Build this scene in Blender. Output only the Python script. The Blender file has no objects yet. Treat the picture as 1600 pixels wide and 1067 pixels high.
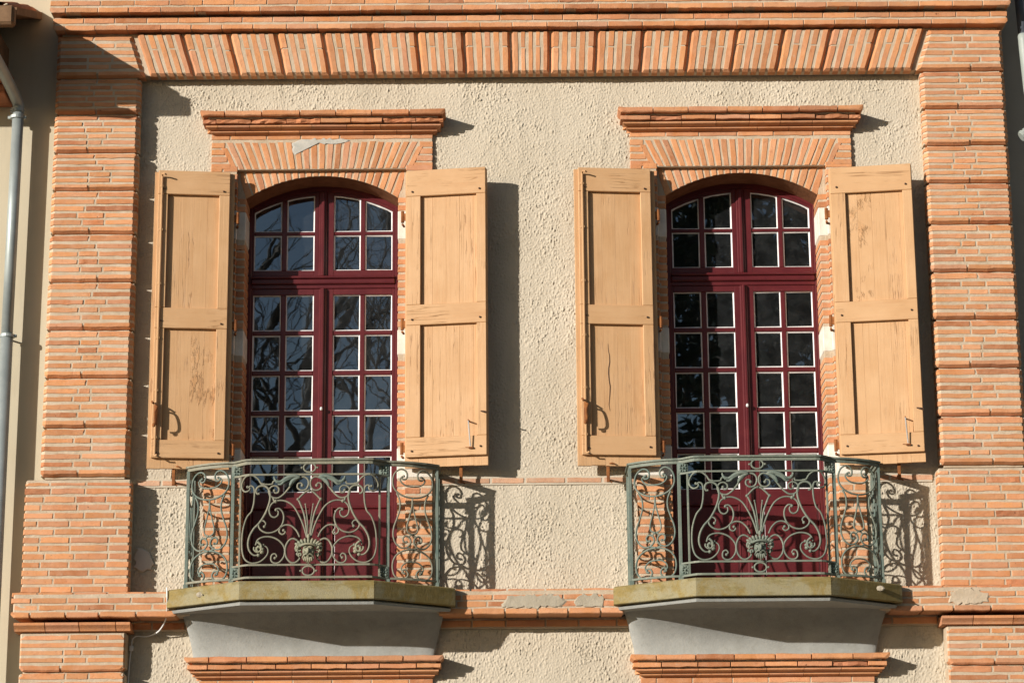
import bpy, math, random
import numpy as np
from mathutils import Vector, Matrix

# ---------------------------------------------------------------- camera, sky, sun, exposure
scene = bpy.context.scene
COL = scene.collection
PITCH, ROLL = math.atan(3800/15000), math.radians(.45)
cam_data = bpy.data.cameras.new('camera')
cam_data.sensor_width = 36.0
cam_data.lens = 3800/1600*36
cam_data.clip_start, cam_data.clip_end = .1, 2000
cam = bpy.data.objects.new('camera', cam_data)
COL.objects.link(cam)
cam.matrix_world = Matrix.Translation((0, -19, 1.6)) @ Matrix.Rotation(math.pi/2+PITCH, 4, 'X') @ Matrix.Rotation(-ROLL, 4, 'Z')
scene.camera = cam

SUN_T, SUN_V = 1.18, .37                      # metres right and metres down per metre towards the wall
sun_to = Vector((-SUN_T, -1, SUN_V)).normalized()
world = bpy.data.worlds.new('World')
scene.world = world
world.use_nodes = True
wn = world.node_tree
wn.nodes.clear()
sky = wn.nodes.new('ShaderNodeTexSky')
sky.sky_type = 'NISHITA'
sky.sun_disc = False
sky.sun_elevation = math.asin(sun_to.z)
sky.sun_rotation = math.atan2(sun_to.x, sun_to.y)
sky.air_density, sky.dust_density = 1.0, .6
bg = wn.nodes.new('ShaderNodeBackground')
bg.inputs[1].default_value = .064
wo = wn.nodes.new('ShaderNodeOutputWorld')
wn.links.new(sky.outputs[0], bg.inputs[0])
wn.links.new(bg.outputs[0], wo.inputs[0])
sd = bpy.data.lights.new('sun', 'SUN')
sd.energy, sd.angle, sd.color = 4.4, math.radians(.5), (1, .945, .875)
sun = bpy.data.objects.new('sun', sd)
COL.objects.link(sun)
sun.location = sun_to*60
sun.rotation_euler = (-sun_to).to_track_quat('-Z', 'Y').to_euler()
vs = scene.view_settings
vs.view_transform, vs.look, vs.gamma, vs.use_curve_mapping = 'Standard', 'None', 1, False
vs.exposure = .46

R = random.Random(7)
NR = np.random.default_rng(5)

# ---------------------------------------------------------------- object helpers
WL = {}
def put(o, parent=None, loc=(0, 0, 0)):
    """link o; loc is in world metres when parent is an unrotated thing, else local"""
    COL.objects.link(o)
    loc = Vector(loc)
    if parent is not None:
        o.parent = parent
        o.location = loc - WL.get(parent.name, Vector())
    else:
        o.location = loc
    WL[o.name] = loc
    return o
def thing(name, label, cat, loc=(0, 0, 0), group=None, rotz=0):
    o = bpy.data.objects.new(name, None)
    o.empty_display_size = .2
    put(o, None, loc)
    o.rotation_euler.z = rotz
    tag(o, label, cat, group)
    return o
def tag(o, label, cat, group=None):
    o['label'], o['category'] = label, cat
    if group: o['group'] = group
    return o
def make_mesh(name, V, F, mat, smooth=False):
    me = bpy.data.meshes.new(name)
    me.from_pydata([tuple(v) for v in V], [], [tuple(f) for f in F])
    if mat is not None: me.materials.append(mat)
    if smooth: me.polygons.foreach_set('use_smooth', [True]*len(me.polygons))
    me.update()
    return me
def obj(name, me, parent=None, loc=(0, 0, 0)):
    return put(bpy.data.objects.new(name, me), parent, loc)
def kids(o): return [c for c in bpy.data.objects if c.parent is o]
def copy_tree(o, parent=None):
    c = o.copy(); COL.objects.link(c)
    c.parent = parent
    if parent is None: WL[c.name] = Vector(o.location)
    for k in kids(o): copy_tree(k, c)
    return c

class MB:
    def __init__(s): s.V, s.F = [], []
    def add(s, V, F):
        n = len(s.V); s.V += [tuple(v) for v in V]; s.F += [tuple(i+n for i in f) for f in F]
        return s
    def box(s, x0, x1, y0, y1, z0, z1, b=.004):
        b = min(b, (x1-x0)*.3, (y1-y0)*.3, (z1-z0)*.3)
        V = []
        for sx in (0, 1):
            for sy in (0, 1):
                for sz in (0, 1):
                    x, y, z = (x0, x1)[sx], (y0, y1)[sy], (z0, z1)[sz]
                    bx, by, bz = (b, -b)[sx], (b, -b)[sy], (b, -b)[sz]
                    V += [(x, y+by, z+bz), (x+bx, y, z+bz), (x+bx, y+by, z)]
        ix = lambda sx, sy, sz, a: (sx*4+sy*2+sz)*3+a
        F = []
        F.append([ix(0,0,0,0), ix(0,0,1,0), ix(0,1,1,0), ix(0,1,0,0)])
        F.append([ix(1,0,0,0), ix(1,1,0,0), ix(1,1,1,0), ix(1,0,1,0)])
        F.append([ix(0,0,0,1), ix(1,0,0,1), ix(1,0,1,1), ix(0,0,1,1)])
        F.append([ix(0,1,0,1), ix(0,1,1,1), ix(1,1,1,1), ix(1,1,0,1)])
        F.append([ix(0,0,0,2), ix(0,1,0,2), ix(1,1,0,2), ix(1,0,0,2)])
        F.append([ix(0,0,1,2), ix(1,0,1,2), ix(1,1,1,2), ix(0,1,1,2)])
        for p in (0, 1):
            for q in (0, 1):
                F.append([ix(p,q,0,0), ix(p,q,1,0), ix(p,q,1,1), ix(p,q,0,1)])
                F.append([ix(p,0,q,0), ix(p,0,q,2), ix(p,1,q,2), ix(p,1,q,0)])
                F.append([ix(0,p,q,1), ix(1,p,q,1), ix(1,p,q,2), ix(0,p,q,2)])
        for sx in (0, 1):
            for sy in (0, 1):
                for sz in (0, 1): F.append([ix(sx,sy,sz,0), ix(sx,sy,sz,1), ix(sx,sy,sz,2)])
        # consistent winding, outwards
        cx, cy, cz = (x0+x1)/2, (y0+y1)/2, (z0+z1)/2
        out = []
        for f in F:
            a, bb, c = (Vector(V[i]) for i in f[:3])
            n = (bb-a).cross(c-a)
            m = sum((Vector(V[i]) for i in f), Vector())/len(f) - Vector((cx, cy, cz))
            out.append(f if n.dot(m) > 0 else f[::-1])
        return s.add(V, out)
    def prism(s, pts, y0, y1):
        """outline pts (x,z) counter-clockwise as seen from the street, from depth y0 (front) to y1"""
        n = len(pts)
        V = [(x, y0, z) for x, z in pts]+[(x, y1, z) for x, z in pts]
        F = [list(range(n)), list(range(2*n-1, n-1, -1))]
        F += [[(i+1) % n, i, n+i, n+(i+1) % n] for i in range(n)]
        return s.add(V, F)
    def tube(s, pts, r, sides=6, r_end=None, cap=True):
        P = [Vector(p) for p in pts]; n = len(P)
        up = None; V = []; F = []
        for i, p in enumerate(P):
            t = (P[min(i+1, n-1)]-P[max(i-1, 0)]).normalized()
            if up is None:
                up = Vector((0, 1, 0)) if abs(t.y) < .9 else Vector((1, 0, 0))
            a = (up - t*up.dot(t))
            if a.length < 1e-5: a = Vector((1, 0, 0))
            a.normalize(); up = a; b = t.cross(a)
            rr = (r[i] if isinstance(r, (list, tuple)) else r if r_end is None else r+(r_end-r)*i/max(n-1, 1))
            for k in range(sides):
                an = 2*math.pi*k/sides
                V.append(p+a*(rr*math.cos(an))+b*(rr*math.sin(an)))
        for i in range(n-1):
            for k in range(sides):
                k2 = (k+1) % sides
                F.append([i*sides+k, i*sides+k2, (i+1)*sides+k2, (i+1)*sides+k])
        if cap:
            F.append(list(range(sides))[::-1]); F.append([(n-1)*sides+k for k in range(sides)])
        return s.add(V, F)
    def bar(s, pts, w, h):
        """rectangular bar swept along a near-level path: w across (level), h tall"""
        P = [Vector(p) for p in pts]; n = len(P); V = []; F = []
        for i, p in enumerate(P):
            t = (P[min(i+1, n-1)]-P[max(i-1, 0)]); t.z = 0; t.normalize()
            q = Vector((-t.y, t.x, 0))
            V += [p-q*w/2-Vector((0, 0, h/2)), p+q*w/2-Vector((0, 0, h/2)), p+q*w/2+Vector((0, 0, h/2)), p-q*w/2+Vector((0, 0, h/2))]
        for i in range(n-1):
            for k in range(4):
                k2 = (k+1) % 4
                F.append([i*4+k, i*4+k2, i*4+4+k2, i*4+4+k])
        F += [[3, 2, 1, 0], [4*n-4, 4*n-3, 4*n-2, 4*n-1]]
        return s.add(V, F)
    def ball(s, c, rx, ry, rz, nu=10, nv=6, rot=None):
        V = []; F = []
        for j in range(nv+1):
            th = math.pi*j/nv
            for i in range(nu):
                ph = 2*math.pi*i/nu
                v = Vector((rx*math.sin(th)*math.cos(ph), ry*math.sin(th)*math.sin(ph), rz*math.cos(th)))
                if rot is not None: v = rot @ v
                V.append(v+Vector(c))
        for j in range(nv):
            for i in range(nu):
                i2 = (i+1) % nu
                F.append([j*nu+i, (j+1)*nu+i, (j+1)*nu+i2, j*nu+i2])
        return s.add(V, F)
    def build(s, name, mat, parent=None, loc=(0, 0, 0), smooth=False, origin=None):
        V = s.V
        if origin is not None:
            V = [(v[0]-origin[0], v[1]-origin[1], v[2]-origin[2]) for v in V]
            loc = origin
        return obj(name, make_mesh(name, V, s.F, mat, smooth), parent, loc)

def spline(pts, n=7):
    P = [Vector(p) for p in pts]
    if len(P) < 3: return P
    out = []
    for i in range(len(P)-1):
        p0, p1, p2, p3 = P[max(i-1, 0)], P[i], P[i+1], P[min(i+2, len(P)-1)]
        for k in range(n):
            t = k/n
            out.append(.5*((2*p1)+(p2-p0)*t+(2*p0-5*p1+4*p2-p3)*t*t+(3*p1-p0-3*p2+p3)*t**3))
    return out+[P[-1]]

# ---------------------------------------------------------------- materials
class NT:
    def __init__(s, name):
        s.m = bpy.data.materials.new(name); s.m.use_nodes = True
        s.t = s.m.node_tree; s.b = s.t.nodes['Principled BSDF']; s.tc = None
    def n(s, typ, **kw):
        o = s.t.nodes.new('ShaderNode'+typ)
        for k, v in kw.items(): setattr(o, k, v)
        return o
    def l(s, a, b): s.t.links.new(a, b)
    def coord(s, scale=(1, 1, 1), what='Object', rnd=False):
        if s.tc is None: s.tc = s.n('TexCoord')
        mp = s.n('Mapping'); mp.inputs['Scale'].default_value = scale
        s.l(s.tc.outputs[what], mp.inputs['Vector'])
        if rnd:
            oi = s.n('ObjectInfo'); mu = s.n('Math', operation='MULTIPLY'); mu.inputs[1].default_value = 57.3
            s.l(oi.outputs['Random'], mu.inputs[0]); cx = s.n('CombineXYZ')
            for i in range(3): s.l(mu.outputs[0], cx.inputs[i])
            s.l(cx.outputs[0], mp.inputs['Location'])
        return mp.outputs[0]
    def noise(s, vec, scale, detail=4, rough=.6, dist=0):
        o = s.n('TexNoise'); o.inputs['Scale'].default_value = scale
        o.inputs['Detail'].default_value = detail; o.inputs['Roughness'].default_value = rough
        o.inputs['Distortion'].default_value = dist
        s.l(vec, o.inputs['Vector']); return o.outputs[0]
    def ramp(s, val, stops):
        o = s.n('ValToRGB'); e = o.color_ramp.elements
        while len(e) > 1: e.remove(e[-1])
        e[0].position, e[0].color = stops[0][0], (*stops[0][1], 1) if len(stops[0][1]) == 3 else stops[0][1]
        for p, c in stops[1:]:
            k = e.new(p); k.color = (*c, 1)
        s.l(val, o.inputs[0]); return o.outputs[0]
    def grey(s, val, a, b, c0=0., c1=1.): return s.ramp(val, [(a, (c0,)*3), (b, (c1,)*3)])
    def mix(s, fac, a, b, mode='MIX'):
        o = s.n('Mix', data_type='RGBA', blend_type=mode)
        for sock, v in ((o.inputs[0], fac), (o.inputs[6], a), (o.inputs[7], b)):
            if isinstance(v, (int, float)): sock.default_value = v
            elif isinstance(v, tuple): sock.default_value = (*v, 1)
            else: s.l(v, sock)
        return o.outputs[2]
    def bump(s, h, strength, dist, prev=None):
        o = s.n('Bump'); o.inputs['Strength'].default_value = strength; o.inputs['Distance'].default_value = dist
        s.l(h, o.inputs['Height'])
        if prev is not None: s.l(prev, o.inputs['Normal'])
        return o.outputs[0]
    def done(s, col, rough=.8, normal=None, metal=0, spec=.3):
        if isinstance(col, tuple): s.b.inputs['Base Color'].default_value = (*col, 1)
        else: s.l(col, s.b.inputs['Base Color'])
        if isinstance(rough, (int, float)): s.b.inputs['Roughness'].default_value = rough
        else: s.l(rough, s.b.inputs['Roughness'])
        s.b.inputs['Metallic'].default_value = metal
        s.b.inputs['Specular IOR Level'].default_value = spec
        if normal is not None: s.l(normal, s.b.inputs['Normal'])
        return s.m
M = {}
MORTAR = (.50, .405, .29)
def mat_brick(name, stops, smear=.55):
    t = NT(name); oi = t.n('ObjectInfo')
    base = t.ramp(oi.outputs['Random'], stops)
    c = t.coord(rnd=True)
    n1 = t.noise(c, 9, 5, .65); n2 = t.noise(c, 60, 4, .7); n3 = t.noise(c, 22, 6, .75, .4)
    col = t.mix(t.grey(n1, .38, .68, 0, .6), base, (.57, .30, .17))
    col = t.mix(t.grey(n3, .30, .44, .55, 0), col, (.30, .10, .045))
    col = t.mix(t.grey(n2, .35, .7, 0, .25), col, (.50, .20, .09))
    col = t.mix(t.grey(n3, .59, .72, 0, smear), col, MORTAR)
    gp = t.n('NewGeometry'); big = t.n('TexNoise'); big.inputs['Scale'].default_value = 2.1; big.inputs['Detail'].default_value = 7; big.inputs['Roughness'].default_value = .68
    t.l(gp.outputs['Position'], big.inputs['Vector'])
    col = t.mix(t.grey(big.outputs[0], .50, .70, 0, .55), col, (.37, .17, .095)); col = t.mix(t.grey(big.outputs[0], .30, .46, .38, 0), col, (.58, .36, .245))
    vr = t.n('Math', operation='MULTIPLY'); vr.inputs[1].default_value = 7.31; t.l(oi.outputs['Random'], vr.inputs[0])
    fr = t.n('Math', operation='FRACT'); t.l(vr.outputs[0], fr.inputs[0])
    col = t.mix(1.0, col, t.grey(fr.outputs[0], 0, 1, .90, 1.16), 'MULTIPLY')
    n6 = t.noise(c, 30, 3, .6); col = t.mix(t.grey(n6, .24, .30, .85, 0), col, (.13, .05, .025))
    nb = t.bump(n2, .55, .004); nb = t.bump(n3, .6, .006, nb)
    M[name] = t.done(col, .88, nb, spec=.15)
mat_brick('brick', [(0, (.62, .345, .215)), (.03, (.50, 0.211, 0.085)), (.16, (.56, 0.265, 0.115)), (.36, (.53, 0.232, 0.090)), (.5, (.60, 0.313, 0.160)), (.62, (.46, 0.189, 0.075)), (.76, (.56, 0.254, 0.110)), (.88, (.52, 0.254, 0.145)), (.96, (.40, 0.162, 0.065)), (1, (.36, 0.140, 0.060))])
mat_brick('brick_worn', [(0, (.36, .135, .06)), (.5, (.45, .17, .07)), (1, (.30, .105, .05))], .15)
mat_brick('pale_brick', [(0, (.52, .36, .25)), (.5, (.50, .31, .20)), (1, (.54, .40, .29))], .8)
def mat_mortar():
    t = NT('mortar'); c = t.coord()
    n1 = t.noise(c, 6, 5); n2 = t.noise(c, 90, 4, .7); n3 = t.noise(c, 26, 5, .7)
    col = t.mix(t.grey(n1, .35, .65), (.435, .34, .235), (.54, .44, .325))
    col = t.mix(t.grey(n3, .58, .75, 0, .4), col, (.52, .27, .15))
    nb = t.bump(n2, .6, .004); nb = t.bump(n3, .8, .008, nb)
    M['mortar'] = t.done(col, .92, nb, spec=.1)
mat_mortar()
def mat_stucco(name, a, b, amt=.5):
    t = NT(name); c = t.coord()
    n1 = t.noise(c, 1.3, 5); n2 = t.noise(c, 160, 3, .7); n3 = t.noise(t.coord((7, 7, .7)), 1, 5, .65)
    col = t.mix(t.grey(n1, .3, .7), a, b)
    col = t.mix(t.grey(n3, .52, .78, 0, .45), col, tuple(x*.72 for x in a))
    nb = t.bump(n2, amt, .003)
    M[name] = t.done(col, .95, nb, spec=.08)
mat_stucco('stucco', (.48, .415, .315), (.56, .49, .385))
mat_stucco('smooth_render', (.47, .41, .295), (.52, .46, .34), .35)
mat_stucco('grey_render', (.44, .375, .30), (.52, .45, .37), .8)
mat_stucco('pale_patch', (.52, .46, .40), (.6, .55, .5), .8)
def mat_wood(key, S):
    t = NT(key+'_paint'); c = t.coord(rnd=True)
    g = t.coord(S(34, 1.6), rnd=True); g2 = t.coord(S(90, 2.2), rnd=True)
    grain = t.noise(g, 1, 5, .65, .8); fine = t.noise(g2, 1, 4, .7); blot = t.noise(c, 3.2, 5, .6); nick = t.noise(c, 38, 5, .8)
    col = t.mix(t.grey(blot, .35, .7), (.510, .297, .143), (.570, .350, .182))
    col = t.mix(t.grey(grain, .54, .80, 0, .42), col, (.40, .205, .085))
    col = t.mix(t.grey(fine, .66, .77, 0, .30), col, (.32, .16, .065))
    col = t.mix(t.grey(nick, .70, .76, 0, .7), col, (.22, .11, .05))
    cr = t.noise(t.coord(S(26, .9), rnd=True), 1, 3, .5, .5)
    line = t.ramp(cr, [(.485, (0,)*3), (.497, (1,)*3), (.503, (1,)*3), (.515, (0,)*3)])
    patch = t.grey(t.noise(c, 2.3, 4, .7), .50, .62)
    mu = t.n('Math', operation='MULTIPLY'); t.l(line, mu.inputs[0]); t.l(patch, mu.inputs[1])
    mu2 = t.n('Math', operation='MULTIPLY'); mu2.inputs[1].default_value = .75; t.l(mu.outputs[0], mu2.inputs[0])
    col = t.mix(mu2.outputs[0], col, (.29, .145, .058))
    st = t.noise(t.coord(S(5, .9), rnd=True), 1, 5, .7)
    col = t.mix(t.grey(st, .56, .76, 0, .55), col, (.42, .20, .075))
    inv = t.n('Math', operation='SUBTRACT'); inv.inputs[0].default_value = 1; t.l(mu.outputs[0], inv.inputs[1])
    nb = t.bump(grain, .45, .005); nb = t.bump(fine, .3, .002, nb); nb = t.bump(inv.outputs[0], .6, .004, nb)
    M[key] = t.done(col, .55, nb, spec=.3)
mat_wood('ochre', lambda a, b: (a, a, b))
mat_wood('ochre_rail', lambda a, b: (b, a, a))
def mat_peeling(key, za, zb_):
    # the same paint, cracked and flaking
    t = NT(key+'_ochre_paint'); c = t.coord(rnd=True)
    g = t.coord((34, 34, 1.6), rnd=True); grain = t.noise(g, 1, 5, .65, .8); blot = t.noise(c, 3.2, 5)
    st = t.coord((1, 1, .28)); flake = t.noise(st, 10, 7, .72, .7)
    px = t.n('SeparateXYZ'); t.l(t.coord(), px.inputs[0])
    band = t.n('MapRange'); band.inputs[1].default_value = za; band.inputs[2].default_value = zb_
    t.l(px.outputs[2], band.inputs[0])
    mul = t.n('Math', operation='MULTIPLY'); t.l(t.grey(flake, .50, .54), mul.inputs[0]); t.l(band.outputs[0], mul.inputs[1])
    edge = t.n('Math', operation='MULTIPLY'); t.l(t.ramp(flake, [(.475, (0,)*3), (.50, (1,)*3), (.53, (0,)*3)]), edge.inputs[0]); t.l(band.outputs[0], edge.inputs[1])
    col = t.mix(t.grey(blot, .35, .7), (.510, .297, .143), (.570, .350, .182))
    col = t.mix(t.grey(grain, .56, .78, 0, .5), col, (.40, .20, .07))
    pm = t.grey(t.noise(c, 4.5, 3, .5), .46, .60)
    m3 = t.n('Math', operation='MULTIPLY'); t.l(mul.outputs[0], m3.inputs[0]); t.l(pm, m3.inputs[1])
    m4 = t.n('Math', operation='MULTIPLY'); t.l(edge.outputs[0], m4.inputs[0]); t.l(pm, m4.inputs[1])
    m5 = t.n('Math', operation='MULTIPLY'); m5.inputs[1].default_value = .5; t.l(m4.outputs[0], m5.inputs[0])
    col = t.mix(m3.outputs[0], col, (.50, .275, .125))
    col = t.mix(m5.outputs[0], col, (.30, .145, .055))
    nb = t.bump(grain, .35, .004); nb = t.bump(m3.outputs[0], 1, .006, nb)
    M[key] = t.done(col, .55, nb, spec=.3)
mat_peeling('peeling_low', -.05, -.25)
mat_peeling('peeling_high', .0, .15)
def mat_simple(name, a, b, rough, scale=12, bump=.3, bd=.003, spec=.35, metal=0, extra=None):
    t = NT(name); c = t.coord(rnd=True)
    n1 = t.noise(c, scale, 5, .65); n2 = t.noise(c, scale*6, 4, .7)
    col = t.mix(t.grey(n1, .35, .65), a, b)
    if extra: col = t.mix(t.grey(n2, extra[1], extra[1]+.1, 0, extra[2]), col, extra[0])
    M[name] = t.done(col, rough, t.bump(n2, bump, bd), metal, spec)
mat_simple('oxblood', (.082, .0105, .0135), (.108, .016, .018), .33, 7, .15, .002, .45, extra=((.2, .09, .08), .68, .5))
mat_simple('putty', (.60, .58, .57), (.74, .72, .70), .6, 18, .3, .002, extra=((.4, .3, .28), .64, .6))
mat_simple('verdigris', (.225, .21, .15), (.15, .155, .115), .62, 7, .5, .002, .3, extra=((.32, .305, .235), .56, .6))
mat_simple('verdigris_green', (.18, .195, .15), (.125, .15, .12), .62, 7, .5, .002, .3, extra=((.30, .295, .235), .56, .6))
mat_simple('verdigris_teal', (.165, .185, .15), (.10, .14, .118), .62, 7, .5, .002, .3, extra=((.24, .25, .19), .56, .6))
mat_simple('gilt_grey', (.28, .255, .165), (.19, .20, .14), .6, 9, .4, .002, .3, extra=((.33, .32, .24), .55, .6))
mat_simple('rust', (.30, .115, .035), (.17, .06, .022), .85, 16, .5, .003, .2)
mat_simple('dark_iron', (.055, .03, .02), (.09, .045, .025), .7, 16, .4, .002, .3)
mat_simple('zinc', (.30, .335, .325), (.38, .42, .405), .5, 5, .1, .001, .45, .35)
mat_simple('pale_pipe', (.27, .30, .27), (.33, .36, .33), .5, 5, .1, .001, .4)
mat_simple('shaded_pipe', (.07, .08, .10), (.09, .10, .12), .5, 5, .1, .001, .4)
mat_simple('white_plastic', (.72, .72, .70), (.78, .78, .76), .4, 9, .1, .001, .4)
mat_simple('white_stone', (.62, .56, .47), (.74, .69, .61), .85, 9, .5, .005, .2, extra=((.45, .30, .2), .62, .5))
mat_simple('cement_patch', (.34, .29, .215), (.43, .375, .285), .9, 9, .8, .006, .15)
mat_simple('blue_grey_plaster', (.40, .39, .345), (.52, .49, .43), .9, 14, .6, .004, .15)
mat_simple('soffit_brown', (.155, .065, .032), (.24, .11, .055), .92, 9, .8, .006, .1)
mat_simple('room_plaster', (.20, .19, .17), (.24, .23, .21), .9, 4, .1, .002, .1)
mat_simple('dark_timber', (.15, .085, .045), (.22, .13, .07), .8, 9, .5, .004, .2)
mat_simple('roof_tile', (.36, .13, .065), (.45, .19, .10), .85, 8, .4, .004, .15)
mat_simple('bark', (.10, .085, .065), (.17, .15, .12), .9, 6, .8, .01, .1)
mat_simple('pine_needles', (.018, .035, .014), (.035, .06, .022), .8, 3, .1, .01, .15)
mat_simple('paving', (.09, .083, .073), (.125, .115, .10), .9, 2, .4, .006, .15)
mat_simple('steel_rod', (.38, .36, .34), (.50, .48, .46), .45, 12, .2, .001, .5, .3)
mat_simple('metal_white', (.62, .62, .6), (.7, .7, .68), .35, 9, .1, .001, .5)
def mat_slab():
    t = NT('mossy_stone'); c = t.coord()
    n1 = t.noise(c, 3.5, 6, .7, .5); n2 = t.noise(c, 14, 5, .7); n3 = t.noise(c, 70, 4, .7)
    col = t.mix(t.grey(n1, .44, .56), (.27, .235, .14), (.24, .178, .066))
    col = t.mix(t.grey(n2, .52, .68, 0, .65), col, (.31, .265, .13))
    col = t.mix(t.grey(n3, .56, .70, 0, .6), col, (.11, .095, .045))
    n4 = t.noise(t.coord((3, 3, 14)), 1, 5, .7); col = t.mix(t.grey(n4, .52, .66, 0, .6), col, (.14, .112, .036))
    M['mossy'] = t.done(col, .9, t.bump(n3, .6, .005, t.bump(n2, .5, .006)), spec=.15)
    t = NT('smooth_cement'); c = t.coord()
    n1 = t.noise(c, 4, 6, .65); n2 = t.noise(c, 80, 3, .7); n3 = t.noise(t.coord((7, 7, .8)), 1, 4)
    col = t.mix(t.grey(n1, .35, .68), (.285, .29, .27), (.355, .36, .335))
    col = t.mix(t.grey(n3, .55, .75, 0, .35), col, (.24, .235, .20))
    n5 = t.noise(c, 19, 6, .75); col = t.mix(t.grey(n5, .52, .70, 0, .45), col, (.22, .215, .185)); col = t.mix(t.grey(n5, .30, .40, .4, 0), col, (.46, .45, .41))
    M['cement'] = t.done(col, .88, t.bump(n2, .5, .004, t.bump(n5, .5, .006, t.bump(n1, .3, .01))), spec=.15)
mat_slab()
def mat_glass():
    t = NT('old_window_glass'); nt = t.t; c = t.coord(rnd=True)
    h = t.noise(c, 3.2, 2, .5); nb = t.bump(h, .022, .02)
    fr = t.n('Fresnel'); fr.inputs['IOR'].default_value = 2.5
    gl = t.n('BsdfGlossy'); gl.inputs['Roughness'].default_value = .01; gl.inputs['Color'].default_value = (.78, .88, 1, 1)
    tr = t.n('BsdfTransparent'); tr.inputs['Color'].default_value = (.62, .66, .66, 1)
    df = t.n('BsdfDiffuse'); df.inputs['Color'].default_value = (.35, .37, .38, 1)
    dust = t.noise(c, 9, 6, .75)
    t.l(nb, gl.inputs['Normal']); t.l(nb, fr.inputs['Normal'])
    m1 = t.n('MixShader'); m2 = t.n('MixShader')
    t.l(t.grey(dust, .40, .85, .022, .10), m2.inputs[0])
    t.l(fr.outputs[0], m1.inputs[0]); t.l(tr.outputs[0], m2.inputs[1]); t.l(df.outputs[0], m2.inputs[2])
    t.l(m2.outputs[0], m1.inputs[1]); t.l(gl.outputs[0], m1.inputs[2])
    t.l(m1.outputs[0], nt.nodes['Material Output'].inputs['Surface'])
    M['glass'] = t.m
mat_glass()

# ---------------------------------------------------------------- masonry: one brick = one small irregular solid
def poly_brick(pts, ins, c, back, rng, jit=.0034, sub=.085):
    n = len(pts)
    E = []
    for i in range(n):
        a, b = pts[i], pts[(i+1) % n]
        dx, dz = b[0]-a[0], b[1]-a[1]; L = math.hypot(dx, dz) or 1e-6
        nx, nz = -dz/L, dx/L
        E.append((a[0]+nx*ins[i], a[1]+nz*ins[i], dx/L, dz/L, nx, nz, L))
    inner = []
    for i in range(n):
        p, q = E[i-1], E[i]
        det = p[2]*q[3]-p[3]*q[2]
        if abs(det) < 1e-5: inner.append((q[0], q[1]))
        else:
            t = ((q[0]-p[0])*q[3]-(q[1]-p[1])*q[2])/det
            inner.append((p[0]+p[2]*t, p[1]+p[3]*t))
    O, I = [], []
    for i in range(n):
        a, b, a2, b2 = pts[i], pts[(i+1) % n], inner[i], inner[(i+1) % n]
        k = 1+int(E[i][6]/sub) if E[i][6] > sub else 1
        for j in range(k):
            f = j/k + (rng.uniform(-.25, .25)/k if j else 0)
            jo = rng.uniform(-jit, jit) if j else rng.uniform(-jit, 0)*.8
            s = -abs(jo) if not j else jo
            O.append((a[0]+(b[0]-a[0])*f-E[i][4]*s, a[1]+(b[1]-a[1])*f-E[i][5]*s))
            I.append((a2[0]+(b2[0]-a2[0])*f-E[i][4]*s, a2[1]+(b2[1]-a2[1])*f-E[i][5]*s))
    m = len(O)
    V = [(x, rng.uniform(-jit, jit)*.5, z) for x, z in I]+[(x, c, z) for x, z in O]+[(x, back, z) for x, z in O]
    F = [list(range(m))]
    for i in range(m):
        j = (i+1) % m
        F.append([j, i, m+i, m+j]); F.append([m+j, m+i, 2*m+i, 2*m+j])
    return V, F
def worn_brick(w, h, c, back, rng, deep=1.0):
    nx, nz = max(4, int(w/.035)), 4
    V, F = [], []
    seeds = [(rng.uniform(0, w), rng.uniform(0, h), rng.uniform(.02, .06), rng.uniform(.006, .02)) for _ in range(6)]
    for j in range(nz+1):
        for i in range(nx+1):
            x, z = w*i/nx, h*j/nz
            d = rng.uniform(0, .005)
            for sx, sz, sr, sdp in seeds:
                q = ((x-sx)**2+((z-sz)*1.5)**2)/sr**2
                if q < 1: d = max(d, sdp*(1-q)+rng.uniform(0, .006))
            if i in (0, nx) or j in (0, nz): d += rng.uniform(.002, .010)
            V.append((x-w/2+rng.uniform(-.002, .002), d*deep-(.004 if deep < 1 else 0), z-h/2+rng.uniform(-.002, .002)))
    for j in range(nz):
        for i in range(nx):
            a = j*(nx+1)+i; F.append([a, a+1, a+nx+2, a+nx+1])
    n0 = len(V)
    rim = [i for i in range(nx+1)]+[(j)*(nx+1)+nx for j in range(1, nz+1)]+[nz*(nx+1)+i for i in range(nx-1, -1, -1)]+[j*(nx+1) for j in range(nz-1, 0, -1)]
    for k in rim: V.append((V[k][0], back, V[k][2]))
    m = len(rim)
    for k in range(m):
        k2 = (k+1) % m
        F.append([rim[k2], rim[k], n0+k, n0+k2])
    return V, F
CACHE = {}
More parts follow.
